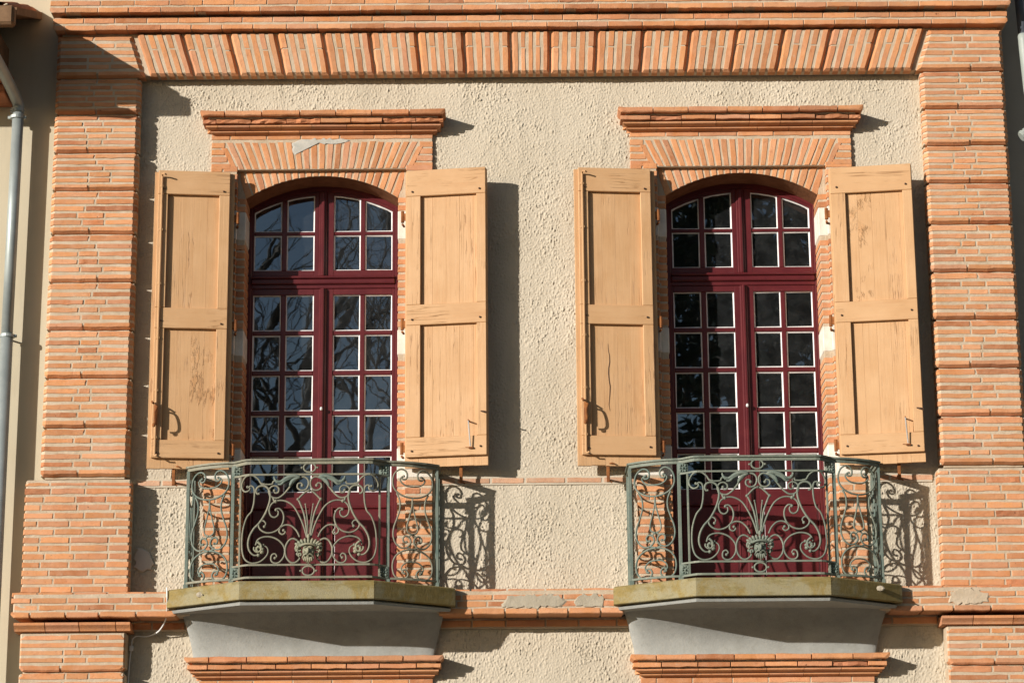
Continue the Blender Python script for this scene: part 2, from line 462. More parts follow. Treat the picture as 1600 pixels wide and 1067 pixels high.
def rect_brick(parent, name, x0, x1, z0, z1, d, rng, chf=(0, 0, 0, 0), cut=(0, 0), back=.09, worn=0, mat='brick', deep=.3):
    """x0..x1, z0..z1 on a face d metres proud of the stucco; chf = chamfer on bottom, right, top, left; cut = corner cuts at (bottom, top)"""
    w, h = round(x1-x0, 2), round(z1-z0, 3)
    wx = rng.random() < worn
    key = (w, h, chf, cut, round(back, 2), wx, rng.randrange(6), mat, deep)
    if key not in CACHE:
        if wx and max(chf) < .007:
            V, F = worn_brick(w, h, .004, back, rng, deep); me = make_mesh('brick', V, F, M['brick_worn'])
        else:
            a, b = w/2, h/2
            c = max(max(chf), .003)
            f = [q if q > 0 else .0025 for q in chf]
            pts = [(-a, -b), (a, -b), (a, b), (-a, b)]; ins = list(f)
            k = .022
            if cut[0]:
                if chf[3]: pts[0:1] = [(-a, -b+k), (-a+k, -b)]; ins = [.02]+ins
                elif chf[1]:
                    i = pts.index((a, -b)); pts[i:i+1] = [(a-k, -b), (a, -b+k)]; ins = ins[:i]+[.02]+ins[i:]
            if cut[1]:
                if chf[1]:
                    i = pts.index((a, b)); pts[i:i+1] = [(a, b-k), (a-k, b)]; ins = ins[:i]+[.02]+ins[i:]
                elif chf[3]:
                    i = pts.index((-a, b)); pts[i:i+1] = [(-a+k, b), (-a, b-k)]; ins = ins[:i]+[.02]+ins[i:]
            V, F = poly_brick(pts, ins, c, back, rng, jit=.0034 if h < .06 else .002)
            me = make_mesh('brick', V, F, M['brick_worn'] if wx else M[mat])
        CACHE[key] = me
    dd = d+rng.uniform(.0005, .004)
    o = obj(name, CACHE[key], parent, ((x0+x1)/2, -dd, (z0+z1)/2))
    o.scale = ((x1-x0)/w, 1, (z1-z0)/h)
    return o
def quad_brick(parent, name, pts, d, rng, ins=(.003,)*4, c=.003, back=.1, worn=0):
    cx, cz = sum(p[0] for p in pts)/len(pts), sum(p[1] for p in pts)/len(pts)
    V, F = poly_brick([(x-cx, z-cz) for x, z in pts], ins, c, back, rng, jit=.003, sub=.09)
    me = make_mesh('brick', V, F, M['brick_worn' if rng.random() < worn else 'brick'])
    return obj(name, me, parent, (cx, -(d+rng.uniform(.0005, .003)), cz))
def splits(x0, x1, rng, kind):
    L = x1-x0
    if kind == 0: c = [.36+rng.uniform(-.05, .05), .58+rng.uniform(-.05, .05)]
    elif kind == 1: c = [.5+rng.uniform(-.11, .11)]
    else: c = [.42+rng.uniform(-.05, .05), .68+rng.uniform(-.06, .06)]
    return [x0]+[x0+round(L*q*50)/50 for q in c]+[x1]
def run_splits(x0, x1, rng, L=.265, var=.03):
    xs = [x0]; x = x0+rng.uniform(.35, 1)*L
    while x < x1-.09:
        xs.append(x); x += L+rng.uniform(-var, var)
    return xs+[x1]
def course(parent, name, xs, z0, z1, d, rng, lc=0, rc=0, tc=0, bc=0, gap=.014, back=.09, worn=0.03, mat='brick', deep=.3):
    n = len(xs)-1
    for i in range(n):
        a = xs[i]+(gap/2 if i else 0); b = xs[i+1]-(gap/2 if i < n-1 else 0)
        l, r = (lc if i == 0 else 0), (rc if i == n-1 else 0)
        rect_brick(parent, name, a, b, z0, z1, d, rng, (bc, r, tc, l), (1 if bc and (l or r) else 0, 1 if tc and (l or r) else 0), back, worn, mat, deep)

# ---------------------------------------------------------------- the ground
gr = MB().add([(-300, -300, 0), (300, -300, 0), (300, 300, 0), (-300, 300, 0)], [(0, 1, 2, 3)]).build('ground', M['paving'])
gr['kind'] = 'structure'

# ---------------------------------------------------------------- the brick building
FX = .167                                               # middle of the facade
WX = (-1.546, 1.890)                                    # middle of the two windows
house = thing('brick_building', 'sunlit facade of orange brick pilasters and beige roughcast with two arched French windows', 'building', (FX, 0, 0))

# rough-cast stucco: a real relief of trowelled drips, cut out round the window surrounds
def stucco_wall():
    x0, x1, z0, z1, st = -3.2, 3.55, 3.55, 8.80, .006
    nx, nz = int((x1-x0)/st)+1, int((z1-z0)/st)+1
    fx = np.fft.fftfreq(nx, st)[None, :]; fz = np.fft.fftfreq(nz, st)[:, None]
    def band(wx, wz, seed, p=2):
        g = np.random.default_rng(seed).standard_normal((nz, nx))
        q = np.sqrt((fx*wx)**2+(fz*wz)**2)
        f = np.exp(-((q-1)/.55)**2)*(q > 0)
        h = np.fft.ifft2(np.fft.fft2(g)*f).real
        return h/h.std()
    def low(w, seed):
        g = np.random.default_rng(seed).standard_normal((nz, nx))
        h = np.fft.ifft2(np.fft.fft2(g)*np.exp(-((fx*w)**2+(fz*w)**2))).real
        return h/h.std()
    a, b, c = band(.030, .075, 1), band(.020, .060, 2), band(.015, .026, 3)
    den = np.clip(.85+.22*low(.5, 4), .4, 1.2)
    ridge = np.clip(1-np.abs(a+.35*c)*1.5, 0, 1)**1.3        # curling strokes where the noise crosses zero
    drops = np.clip(b-.55, 0, 1.6)
    H = .0066*ridge*den*np.clip(.75+.5*low(.08, 6), .1, 1.3)+.0042*drops*den+.0013*c+.004*low(.5, 5)*.4
    xs = x0+np.arange(nx)*st; zs = z0+np.arange(nz)*st
    X, Z = np.meshgrid(xs, zs)
    V = np.stack([X, -H, Z], -1).reshape(-1, 3)
    cx, cz = (X[:-1, :-1]+st/2), (Z[:-1, :-1]+st/2)
    keep = np.ones(cx.shape, bool)
    for w in WX:
        keep &= ~((np.abs(cx-w) < .895) & (cz > 4.2) & (cz < 8.29))
        keep &= ~((np.abs(cx-w) < .9) & (cz > 3.5) & (cz < 4.4))
    idx = np.arange(nz*nx).reshape(nz, nx)
    Q = np.stack([idx[:-1, :-1], idx[:-1, 1:], idx[1:, 1:], idx[1:, :-1]], -1)[keep]
    used = np.unique(Q); rem = np.full(nz*nx, -1); rem[used] = np.arange(len(used))
    V = V[used]; Q = rem[Q]
    V = V-np.array([FX, 0, 0])
    me = bpy.data.meshes.new('stucco')
    me.vertices.add(len(V)); me.vertices.foreach_set('co', V.astype(np.float32).ravel())
    me.loops.add(Q.size); me.loops.foreach_set('vertex_index', Q.ravel().astype(np.int32))
    me.polygons.add(len(Q)); me.polygons.foreach_set('loop_start', np.arange(len(Q), dtype=np.int32)*4)
    me.polygons.foreach_set('use_smooth', np.ones(len(Q), bool))
    me.update(calc_edges=True); me.materials.append(M['stucco'])
    return obj('roughcast_wall', me, house, (FX, 0, 0))
stucco_wall()

# masonry core behind the skin: solid round the window openings, with closed rooms behind the glass
core = MB()
XL, XR, ZT = -3.7, 4.05, 11.0
def cbox(x0, x1, z0, z1, y0=.03, y1=.5): core.box(x0, x1, y0, y1, z0, z1, .001)
cbox(XL, WX[0]-.76, 0, ZT); cbox(WX[0]+.76, WX[1]-.76, 0, ZT); cbox(WX[1]+.76, XR, 0, ZT)
for w in WX:
    cbox(w-.76, w+.76, 0, 4.30); cbox(w-.76, w+.76, 8.0, ZT)
core.box(XL, XR, .5, 8, 0, 4.2, .001); core.box(XL, XR, .5, 8, 8.1, ZT, .001)
core.box(XL, -2.9, .5, 8, 4.2, 8.1, .001); core.box(3.2, XR, .5, 8, 4.2, 8.1, .001); core.box(-2.9, 3.2, 5, 8, 4.2, 8.1, .001)
core.box(-.1, .4, .5, 5, 4.2, 8.1, .001)
core.build('masonry_core', M['room_plaster'], house, origin=(FX, 0, 0))
lo = MB().box(XL, XR, -.002, .028, 0, 3.60, .001)
lo.build('lower_wall', M['stucco'], house, origin=(FX, 0, 0))

# pilasters of rusticated brick blocks
C, GAP = .028, .016
def pilaster(xa, xb, marks, side, rng):
    body = MB()
    d = .14
    lay = []
    # beside the frieze the top block ends on the slant of the flat arch
    slant = lambda z: .172+side*(3.295-.118*(9.02-z)/.365)
    for k in range(len(marks)-1):
        cr = (lambda x, z: slant(z)) if k == 0 and side < 0 else (lambda x, z: x)
        cl = (lambda x, z: slant(z)) if k == 0 and side > 0 else (lambda x, z: x)
        z1, z0 = marks[k]-GAP/2, marks[k+1]+GAP/2
        xin0, xin1 = xa, xb
        V, F = poly_brick([(cl(xa+.003, z0), z0+.003), (cr(xb-.003, z0), z0+.003), (cr(xb-.003, z1), z1-.003), (cl(xa+.003, z1), z1-.003)], (C+.003,)*4, C+.002, d-.004, rng, jit=.001)
        body.add([(x, y-d+.0025, z) for x, y, z in V], F)
        p = (z1-z0)/6; m = .0235 if z1-z0 > .36 else .0165
        for r in range(6):
            b0, b1 = z0+p*r+(m/2 if r else 0), z0+p*(r+1)-(m/2 if r < 5 else 0)
            lay.append((b0, b1, r, k))
    body.box(xa+.034, xb-.034, -d+.04, .0, marks[-1]-.01, marks[0]+.02, .002)
    # pedestal, string course, capping moulding, lower blocks
    pa, pb = (xa-.105, xb+.035) if side < 0 else (xa-.035, xb+.105)
    body.box(pa+.006, pb-.006, -.1675, .0, 4.37, marks[-1]-.026, .012)
    body.box(pa+.035, pb-.035, -.135, .0, 3.0, 4.085, .006)
    for top in (4.078, 3.76, 3.46): body.box(pa+.010, pb-.010, -.1675, .0, top-.292, top-.002, .014)
    if side < 0: body.box(-3.87, -2.50, -.296, .0, 4.185, 4.355, .01)
    else: body.box(2.82, 4.20, -.296, .0, 4.185, 4.355, .01)
    pil = body.build('pilaster', M['mortar'], house, origin=((xa+xb)/2, 0, 3))
    for i, (b0, b1, r, k) in enumerate(lay):
        xs = splits(xa, xb, rng, rng.randrange(3) if r not in (0, 5) else 1)
        tc, bc = (C if r == 5 else 0), (.019 if r == 0 else 0)
        if k:
            course(pil, 'quoin_brick', xs, b0, b1, d, rng, C, C, tc, bc, worn=.05)
        else:
            for j in range(len(xs)-1):
                l, r_ = (j == 0), (j == len(xs)-2)
                pa0 = slant(b0) if l and side > 0 else xs[j]+(0 if l else .007); pa1 = slant(b1) if l and side > 0 else pa0
                pb0 = slant(b0) if r_ and side < 0 else xs[j+1]-(0 if r_ else .007); pb1 = slant(b1) if r_ and side < 0 else pb0
                quad_brick(pil, 'quoin_brick', [(pa0, b0), (pb0, b0), (pb1, b1), (pa1, b1)], d, rng, (bc or .003, C if r_ else .003, tc or .003, C if l else .003), C if (tc or bc or l or r_) else .003)
    # pedestal courses
    zt = marks[-1]-.022; n = 14; p = (zt-4.375)/n
    for r in range(n):
        course(pil, 'pedestal_brick', run_splits(pa, pb, rng, .27, .05), 4.375+p*r+.0105, 4.375+p*(r+1)-.010, .17, rng, .006, .006, .022 if r == n-1 else 0, 0, worn=.06)
    # string course, three courses and a weathered top one
    sx = (-3.885, -2.60) if side < 0 else (2.90, 4.22)
    for r, (z0, z1, dd) in enumerate(((4.172, 4.213, .30), (4.228, 4.268, .296), (4.283, 4.322, .30), (4.334, 4.368, .285))):
        course(pil, 'band_brick', run_splits(sx[0]+(.02 if r == 1 else 0), sx[1], rng, .27, .04), z0, z1, dd, rng, .006, .006, 0, .006 if r == 0 else 0, worn=.05 if r < 3 else .25, back=.3)
    # moulded capping of the pilaster below
    mx = (pa-.03, pb+.03)
    prof = [(.19, 4.076), (.200, 4.080), (.204, 4.090), (.212, 4.100), (.226, 4.112), (.238, 4.122), (.238, 4.142), (.0, 4.142), (.0, 4.076)]
    xs = run_splits(mx[0], mx[1], rng, .28, .03)
    for i in range(len(xs)-1):
        g0, g1 = (0.003 if i else 0), (.003 if i < len(xs)-2 else 0)
        V = [(xs[i]+g0, -a, z) for a, z in prof]+[(xs[i+1]-g1, -a, z) for a, z in prof]; n = len(prof)
        F = [list(range(n)), list(range(2*n-1, n-1, -1))]+[[(k+1) % n, k, n+k, n+(k+1) % n] for k in range(n)]
        F = [f[::-1] for f in F]
        MB().add(V, F).build('moulding_brick', M['brick'], pil, origin=((xs[i]+xs[i+1])/2, -.1, 4.12))
    # the pilaster below it, rusticated like the one above
    for top in (4.062, 3.76, 3.46):
        bot = top-.29; p = (top-bot)/5
        for r in range(5):
            course(pil, 'base_brick', splits(pa+.012, pb-.012, rng, (r+1) % 3), bot+p*r+(.0095 if r else .001), bot+p*(r+1)-(.0105 if r < 4 else .001), .17, rng, .012, .012, .014 if r == 4 else 0, .012 if r == 0 else 0, worn=.05)
    return pil
MK_L = [9.02, 8.638, 8.326, 7.995, 7.672, 7.303, 6.90, 6.50, 6.105, 5.700, 5.303]
MK_R = [9.02, 8.646, 8.318, 8.003, 7.679, 7.331, 6.928, 6.533, 6.135, 5.740, 5.342]
PL = pilaster(-3.737, -3.038, MK_L, -1, random.Random(11))
PR = pilaster(3.376, 4.070, MK_R, 1, random.Random(12))

# flat brick arch of seventeen rusticated blocks under the cornice
def keystones(rng):
    zb, zt, d, xc, c = 8.655, 9.02, .14, .172, .026
    edges = [-.165]
    pos = [.165+.3876*n for n in range(9)]
    edges = [-p for p in pos[::-1]]+pos
    back = MB().prism([(-3.03, zb+.012), (3.375, zb+.012), (3.49, zt+.01), (-3.145, zt+.01)], -.104, 0).build('frieze_backing', M['mortar'], house, origin=(FX, 0, zb))
    fz = lambda p, z: xc+p*(1-.0375*(zt-z)/(zt-zb))
    for k in range(17):
        a, b = edges[k]+.010, edges[k+1]-.010
        lean = lambda p, z: fz(p, z)
        core_ = [(fz(a, zb)+.004, zb+.004), (fz(b, zb)-.004, zb+.004), (fz(b, zt)-.004, zt), (fz(a, zt)+.004, zt)]
        cx, cz = (core_[0][0]+core_[1][0])/2, (zb+zt)/2
        V, F = poly_brick([(x-cx, z-cz) for x, z in core_], (.022, .020, .010, .020), c+.002, d-.03, rng, jit=.001)
        blk = obj('arch_block', make_mesh('arch_block', V, F, M['mortar']), house, (cx, -d+.0025, cz))
        n = 5
        w = (b-a)/n
        for i in range(n):
            g = .0125
            p0, p1 = a+w*i+(g if i else 0), a+w*(i+1)-(g if i < n-1 else 0)
            cutz = zb+(zt-zb)*(.62 if (i+k) % 2 else -1)
            cutz += rng.uniform(-.012, .012)
            segs = [(zb, cutz-.004), (cutz+.004, zt)] if (i+k) % 2 else [(zb, zt)]
            for z0, z1 in segs:
                quad_brick(blk, 'arch_block_brick', [(fz(p0, z0), z0), (fz(p1, z0), z0), (fz(p1, z1), z1), (fz(p0, z1), z1)], d, rng,
                           (.019 if z0 == zb else .002, .017 if i == n-1 else .003, .006 if z1 == zt else .002, .017 if i == 0 else .003), c, back=.1)
keystones(random.Random(21))

# main cornice, two projecting bands and more brick above
def cornice(rng):
    b = MB()
    b.box(-3.755, 4.098, -.1965, 0, 9.040, 9.145, .003)
    b.box(-3.775, 4.12, -.2665, 0, 9.164, 10.2, .003)
    b.box(-3.74, 4.085, -.15, 0, 9.10, 9.20, .003)
    cr = b.build('cornice', M['mortar'], house, origin=(FX, 0, 9.03))
    rows = [(9.034, 9.076, .20, -3.765, 4.108), (9.094, 9.138, .20, -3.765, 4.108), (9.162, 9.205, .27, -3.785, 4.128), (9.222, 9.264, .27, -3.78, 4.125), (9.281, 9.324, .27, -3.78, 4.125), (9.34, 9.384, .27, -3.78, 4.125), (9.40, 9.443, .27, -3.78, 4.125), (9.46, 9.503, .27, -3.78, 4.125)]
    for i, (z0, z1, d, a, c) in enumerate(rows):
        course(cr, 'cornice_brick', run_splits(a, c, rng, .268, .02), z0, z1, d, rng, .004, .004, 0, .004 if i in (0, 2) else 0, gap=.008, worn=.10 if i in (3, 4) else .035, back=.2)
cornice(random.Random(31))

# brick ledge under the shutters and the string course between and beside the balconies
def bands(rng):
    b = MB().box(-3.0, 3.35, -.004, .0, 5.245, 5.30, .001)
    for w in WX: pass
    rng2 = rng
    for x0, x1 in ((-2.99, WX[0]-.92), (WX[0]+.92, WX[1]-.92), (WX[1]+.92, 3.33)):
        pt = MB().box(x0, x1, -.012, .02, 5.236, 5.308, .004).build('ledge_course', M['stucco'], house, origin=((x0+x1)/2, 0, 5.27))
        course(pt, 'ledge_brick', run_splits(x0, x1, rng, .33, .06), 5.252, 5.292, .014, rng, gap=.02, back=.04, worn=0, mat='pale_brick')
    st = MB().box(-.60, .86, -.296, 0, 4.185, 4.355, .01).build('string_course', M['mortar'], house, origin=(.13, 0, 4.18))
    for r, (z0, z1, dd) in enumerate(((4.172, 4.216, .30), (4.230, 4.270, .297), (4.284, 4.320, .30), (4.332, 4.368, .285))):
        course(st, 'band_brick', run_splits(-.58, .84, rng, .27, .04), z0, z1, dd, rng, 0, 0, 0, .006 if r == 0 else 0, worn=.12 if r in (1, 2) else .05, back=.25)
    # recessed course under the string, in its shade
    un = MB().box(-2.98, 3.31, -.05, 0, 4.095, 4.185, .004).build('under_course', M['mortar'], house, origin=(FX, 0, 4.1))
    course(un, 'under_brick', run_splits(-2.97, 3.30, rng, .28, .03), 4.105, 4.155, .06, rng, back=.05, worn=.05)
    # cement repairs
    def blob(pts, d, name='repair_patch', mat='cement_patch'):
        q = []
        for (x0, z0), (x1, z1) in zip(pts, pts[1:]+pts[:1]):
            k = max(2, int(math.hypot(x1-x0, z1-z0)/.022))
            for j in range(k): q.append(Vector((x0+(x1-x0)*j/k, 0, z0+(z1-z0)*j/k+(.008*math.sin(j*2.1+x0*9) if 0 < j else 0))))
        cx, cz = sum(p.x for p in q)/len(q), sum(p.z for p in q)/len(q)
        o = [(p.x-cx+rng.uniform(-.012, .012), p.z-cz+rng.uniform(-.007, .007)) for p in q]
        n = len(o)
        V = [(x*.93, -.0022, z*.9) for x, z in o]+[(x, .004, z) for x, z in o]+[(0, -.003, 0)]
        F = [[i, (i+1) % n, 2*n] for i in range(n)]+[[(i+1) % n, i, n+i, n+(i+1) % n] for i in range(n)]
        return obj(name, make_mesh(name, V, F, M[mat]), house, (cx, -d, cz))
    blob([(-.10, 4.225), (.14, 4.215), (.36, 4.225), (.40, 4.27), (.35, 4.32), (.12, 4.318), (-.06, 4.315)], .3035)
    blob([(.48, 4.235), (.60, 4.215), (.70, 4.225), (.71, 4.29), (.64, 4.325), (.52, 4.315), (.46, 4.28)], .3035)
    blob([(3.36, 4.23), (3.5, 4.218), (3.66, 4.235), (3.66, 4.31), (3.52, 4.345), (3.37, 4.33)], .3035, mat='mortar')
    blob([(-2.985, 4.60), (-2.92, 4.56), (-2.84, 4.60), (-2.85, 4.67), (-2.90, 4.74), (-2.96, 4.76), (-2.99, 4.70)], .016, 'bare_plaster_patch', 'pale_patch')
    blob([(-1.80, 8.10), (-1.79, 8.02), (-1.765, 8.0), (-1.745, 8.085), (-1.60, 8.098), (-1.42, 8.09), (-1.33, 8.098), (-1.31, 8.122), (-1.45, 8.132), (-1.72, 8.130)], .0335, mat='blue_grey_plaster')
bands(random.Random(41))

# ---------------------------------------------------------------- window surrounds
ARC_R, CROWN = 1.107, 7.830
arc_z = lambda u, R=ARC_R, top=CROWN: top-R+math.sqrt(max(R*R-u*u, 0))
def stepped_cornice(parent, w, zt, rng, name, worn):
    tiers = [(zt-.044, zt, .205, 1.002, 'tile', .30), (zt-.092, zt-.057, .160, .982, 'worn', .27), (zt-.131, zt-.104, .130, .962, 'mould', .27), (zt-.160, zt-.137, .080, .930, 'mould', .27)]
    pb = MB()
    for z0, z1, d, hw, k, L in tiers: pb.box(w-hw+.06, w+hw-.06, -d+(.05 if k in ('tile', 'worn') else .062), 0, z0-.010, z1+.001, .002)
    pt = pb.build(name, M['mortar'], house, origin=(w, 0, zt))
    for z0, z1, d, hw, k, L in tiers:
        xs = run_splits(w-hw, w+hw, rng, L, .02)
        if k != 'mould':
            course(pt, 'cornice_tile', xs, z0, z1, d, rng, .004, .004, 0, .008 if k == 'tile' else 0, gap=.006, worn=worn if k == 'worn' else .06, back=d, deep=1.0)
        else:
            for i in range(len(xs)-1):
                a, b = xs[i]+(.002 if i else 0), xs[i+1]-(.002 if i < len(xs)-2 else 0)
                h = z1-z0
                prof = [(d-.050, z0), (d-.032, z0+h*.12), (d-.012, z0+h*.38), (d, z0+h*.62), (d, z1), (0, z1), (0, z0)]
                n = len(prof)
                sx0, sx1 = (1 if i == 0 else 0), (1 if i == len(xs)-2 else 0)
                V = [(a+(sx0*(d-min(d, q))*.7 if q > 0 else 0), -q, z) for q, z in prof]+[(b-(sx1*(d-min(d, q))*.7 if q > 0 else 0), -q, z) for q, z in prof]
                F = [list(range(n))[::-1], list(range(n, 2*n))]+[[k2, (k2+1) % n, n+(k2+1) % n, n+k2] for k2 in range(n)]
                MB().add(V, F).build('cornice_moulding', M['brick'], pt, origin=((a+b)/2, -d/2, z0))
    return pt
def surround(w, rng):
    hw_out, hw_reb, hw_in = .908, .690, .622
    body = MB()
    for s in (-1, 1):
        xs = sorted((w+s*hw_out*.996, w+s*(hw_reb+.006))); body.box(xs[0], xs[1], -.0275, .03, 4.30, 7.88, .003)
        xs = sorted((w+s*(hw_reb+.004), w+s*(hw_in+.005))); body.box(xs[0], xs[1], .0225, .325, 4.30, 7.70, .003)
        xs = sorted((w+s*.80, w+s*(hw_reb-.02))); body.box(xs[0], xs[1], .02, .30, 4.30, 8.0, .003)
    body.box(w-hw_out+.004, w+hw_out-.004, -.0275, .03, 7.872, 8.178, .003)
    # filling above the segmental arch
    N = 16
    us = [-.70+1.4*i/N for i in range(N+1)]
    body.prism([(w+u, max(arc_z(u), 7.62)+.0015) for u in us]+[(w+.70, 7.95), (w-.70, 7.95)], .026, .325)
    pt = body.build('window_surround', M['mortar'], house, origin=(w, 0, 4.3))
    # top course
    course(pt, 'surround_brick', run_splits(w-hw_out, w+hw_out, rng, .30, .03), 8.132, 8.172, .03, rng, back=.05, gap=.01, worn=0)
    # springers left and right of the flat arch
    for s in (-1, 1):
        for i in range(4):
            z0 = 7.872+.0605*i+.007; z1 = z0+.046
            inner = .752+.026*i if i < 3 else .80
            xs = sorted((w+s*hw_out, w+s*inner)); rect_brick(pt, 'surround_brick', xs[0], xs[1], z0, z1, .03, rng, back=.05)
    # flat arch: fanned bricks on edge
    n = 25; zb, zt = 7.876, 8.112
    for i in range(n):
        u0, u1 = -.745+1.49*i/n+.009, -.745+1.49*(i+1)/n-.009
        k = 1.16
        t = zt-rng.uniform(0, .012)
        lim = lambda u: u*k
        top = [(w+lim(u0), t), (w+lim(u1), t)]
        if abs(u0*k) > .80 or abs(u1*k) > .80:                     # shortened at the skewback
            t = zt-.035*max(0, (abs((u0+u1)/2*k)-.76)/.05); top = [(w+u0+(u0*k-u0)*(t-zb)/(zt-zb), t), (w+u1+(u1*k-u1)*(t-zb)/(zt-zb), t)]
        quad_brick(pt, 'arch_brick', [(w+u0, zb), (w+u1, zb), (top[1][0], top[1][1]), (top[0][0], top[0][1])], .03, rng, back=.30, worn=.03)
    # segmental arch below it, set back by the depth of the shutter rebate
    n = 23
    for i in range(n):
        u0, u1 = -.622+1.244*i/n+.0075, -.622+1.244*(i+1)/n-.0075
        if i == 0: u0 = -.622
        if i == n-1: u1 = .622
        b0, b1 = arc_z(u0), arc_z(u1)
        tz = max(7.872, max(b0, b1)+.03)
        top = lambda u, bb: u*(1+.62*(tz-bb))
        quad_brick(pt, 'arch_brick', [(w+u0, b0), (w+u1, b1), (w+min(max(top(u1, b1), -.69), .69), tz), (w+min(max(top(u0, b0), -.69), .69), tz)], -.022, rng, back=.30, worn=.06)
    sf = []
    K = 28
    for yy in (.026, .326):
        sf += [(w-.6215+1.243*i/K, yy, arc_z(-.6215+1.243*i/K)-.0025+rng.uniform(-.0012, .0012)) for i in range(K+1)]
    MB().add(sf, [[i, i+1, K+2+i, K+1+i] for i in range(K)]).build('arch_soffit', M['soffit_brown'], pt, origin=(w, .17, 7.8))  # darker brown sheet laid just under the arch bricks
    # jambs course by course; pale stone blocks take the hinge pins
    blocks = [(7.285, 7.535), (6.315, 6.535), (5.30, 5.56)]
    z = 4.385; k = 0
    while z < 7.86:
        pitch = .0655
        for s in (-1, 1):
            inb = any(a-.02 < z+.02 < b for a, b in blocks)
            if not inb:
                L = .13 if (k+(s > 0)) % 2 else .216
                cuts = [hw_reb, hw_out] if L > .2 else [hw_reb, hw_reb+.12, hw_out]
                for a, b in zip(cuts[:-1], cuts[1:]):
                    xs = sorted((w+s*(a+(.006 if a > hw_reb else 0)), w+s*(b-(.006 if b < hw_out else 0))))
                    rect_brick(pt, 'jamb_brick', xs[0], xs[1], z, z+.046, .03, rng, (0, .004, 0, .004), back=.052, worn=.02)
                if z < 7.62:
                    xs = sorted((w+s*hw_in, w+s*.79))
                    rect_brick(pt, 'reveal_brick', xs[0], xs[1], z, z+.046, -.020, rng, (0, .004, 0, .004), back=.31, worn=.0)
        z += pitch; k += 1
    for a, b in blocks:
        for s in (-1, 1):
            xs = sorted((w+s*(hw_in-.001), w+s*.70)); MB().box(xs[0], xs[1], .018, .332, a, b-.01, .006).build('hinge_stone', M['white_stone'], pt, origin=((xs[0]+xs[1])/2, .1, (a+b)/2))
            xs = sorted((w+s*(hw_reb-.001), w+s*hw_out)); MB().box(xs[0], xs[1], -.031, .01, a, b-.01, .006).build('hinge_stone', M['white_stone'], pt, origin=((xs[0]+xs[1])/2, 0, (a+b)/2))
    return pt
SUR = [surround(WX[0], random.Random(51)), surround(WX[1], random.Random(52))]
stepped_cornice(house, WX[0]+.014, 8.325, random.Random(61), 'window_cornice', .75)
stepped_cornice(house, WX[1]-.006, 8.329, random.Random(62), 'window_cornice', .35)
for i, w in enumerate(WX):                                           # head of the window below, just inside the frame
    hb = MB().box(w-.905, w+.905, -.0275, .03, 3.0, 3.722, .003).build('lower_surround', M['mortar'], house, origin=(w, 0, 3.0))
    for z0 in (3.660, 3.594, 3.528): course(hb, 'surround_brick', run_splits(w-.908, w+.908, random.Random(90+i), .30, .03), z0, z0+.045, .03, random.Random(95+i), back=.05, gap=.01)
stepped_cornice(house, WX[0]-.004, 3.872, random.Random(63), 'lower_window_cornice', .05)
stepped_cornice(house, WX[1]+.010, 3.864, random.Random(64), 'lower_window_cornice', .05)

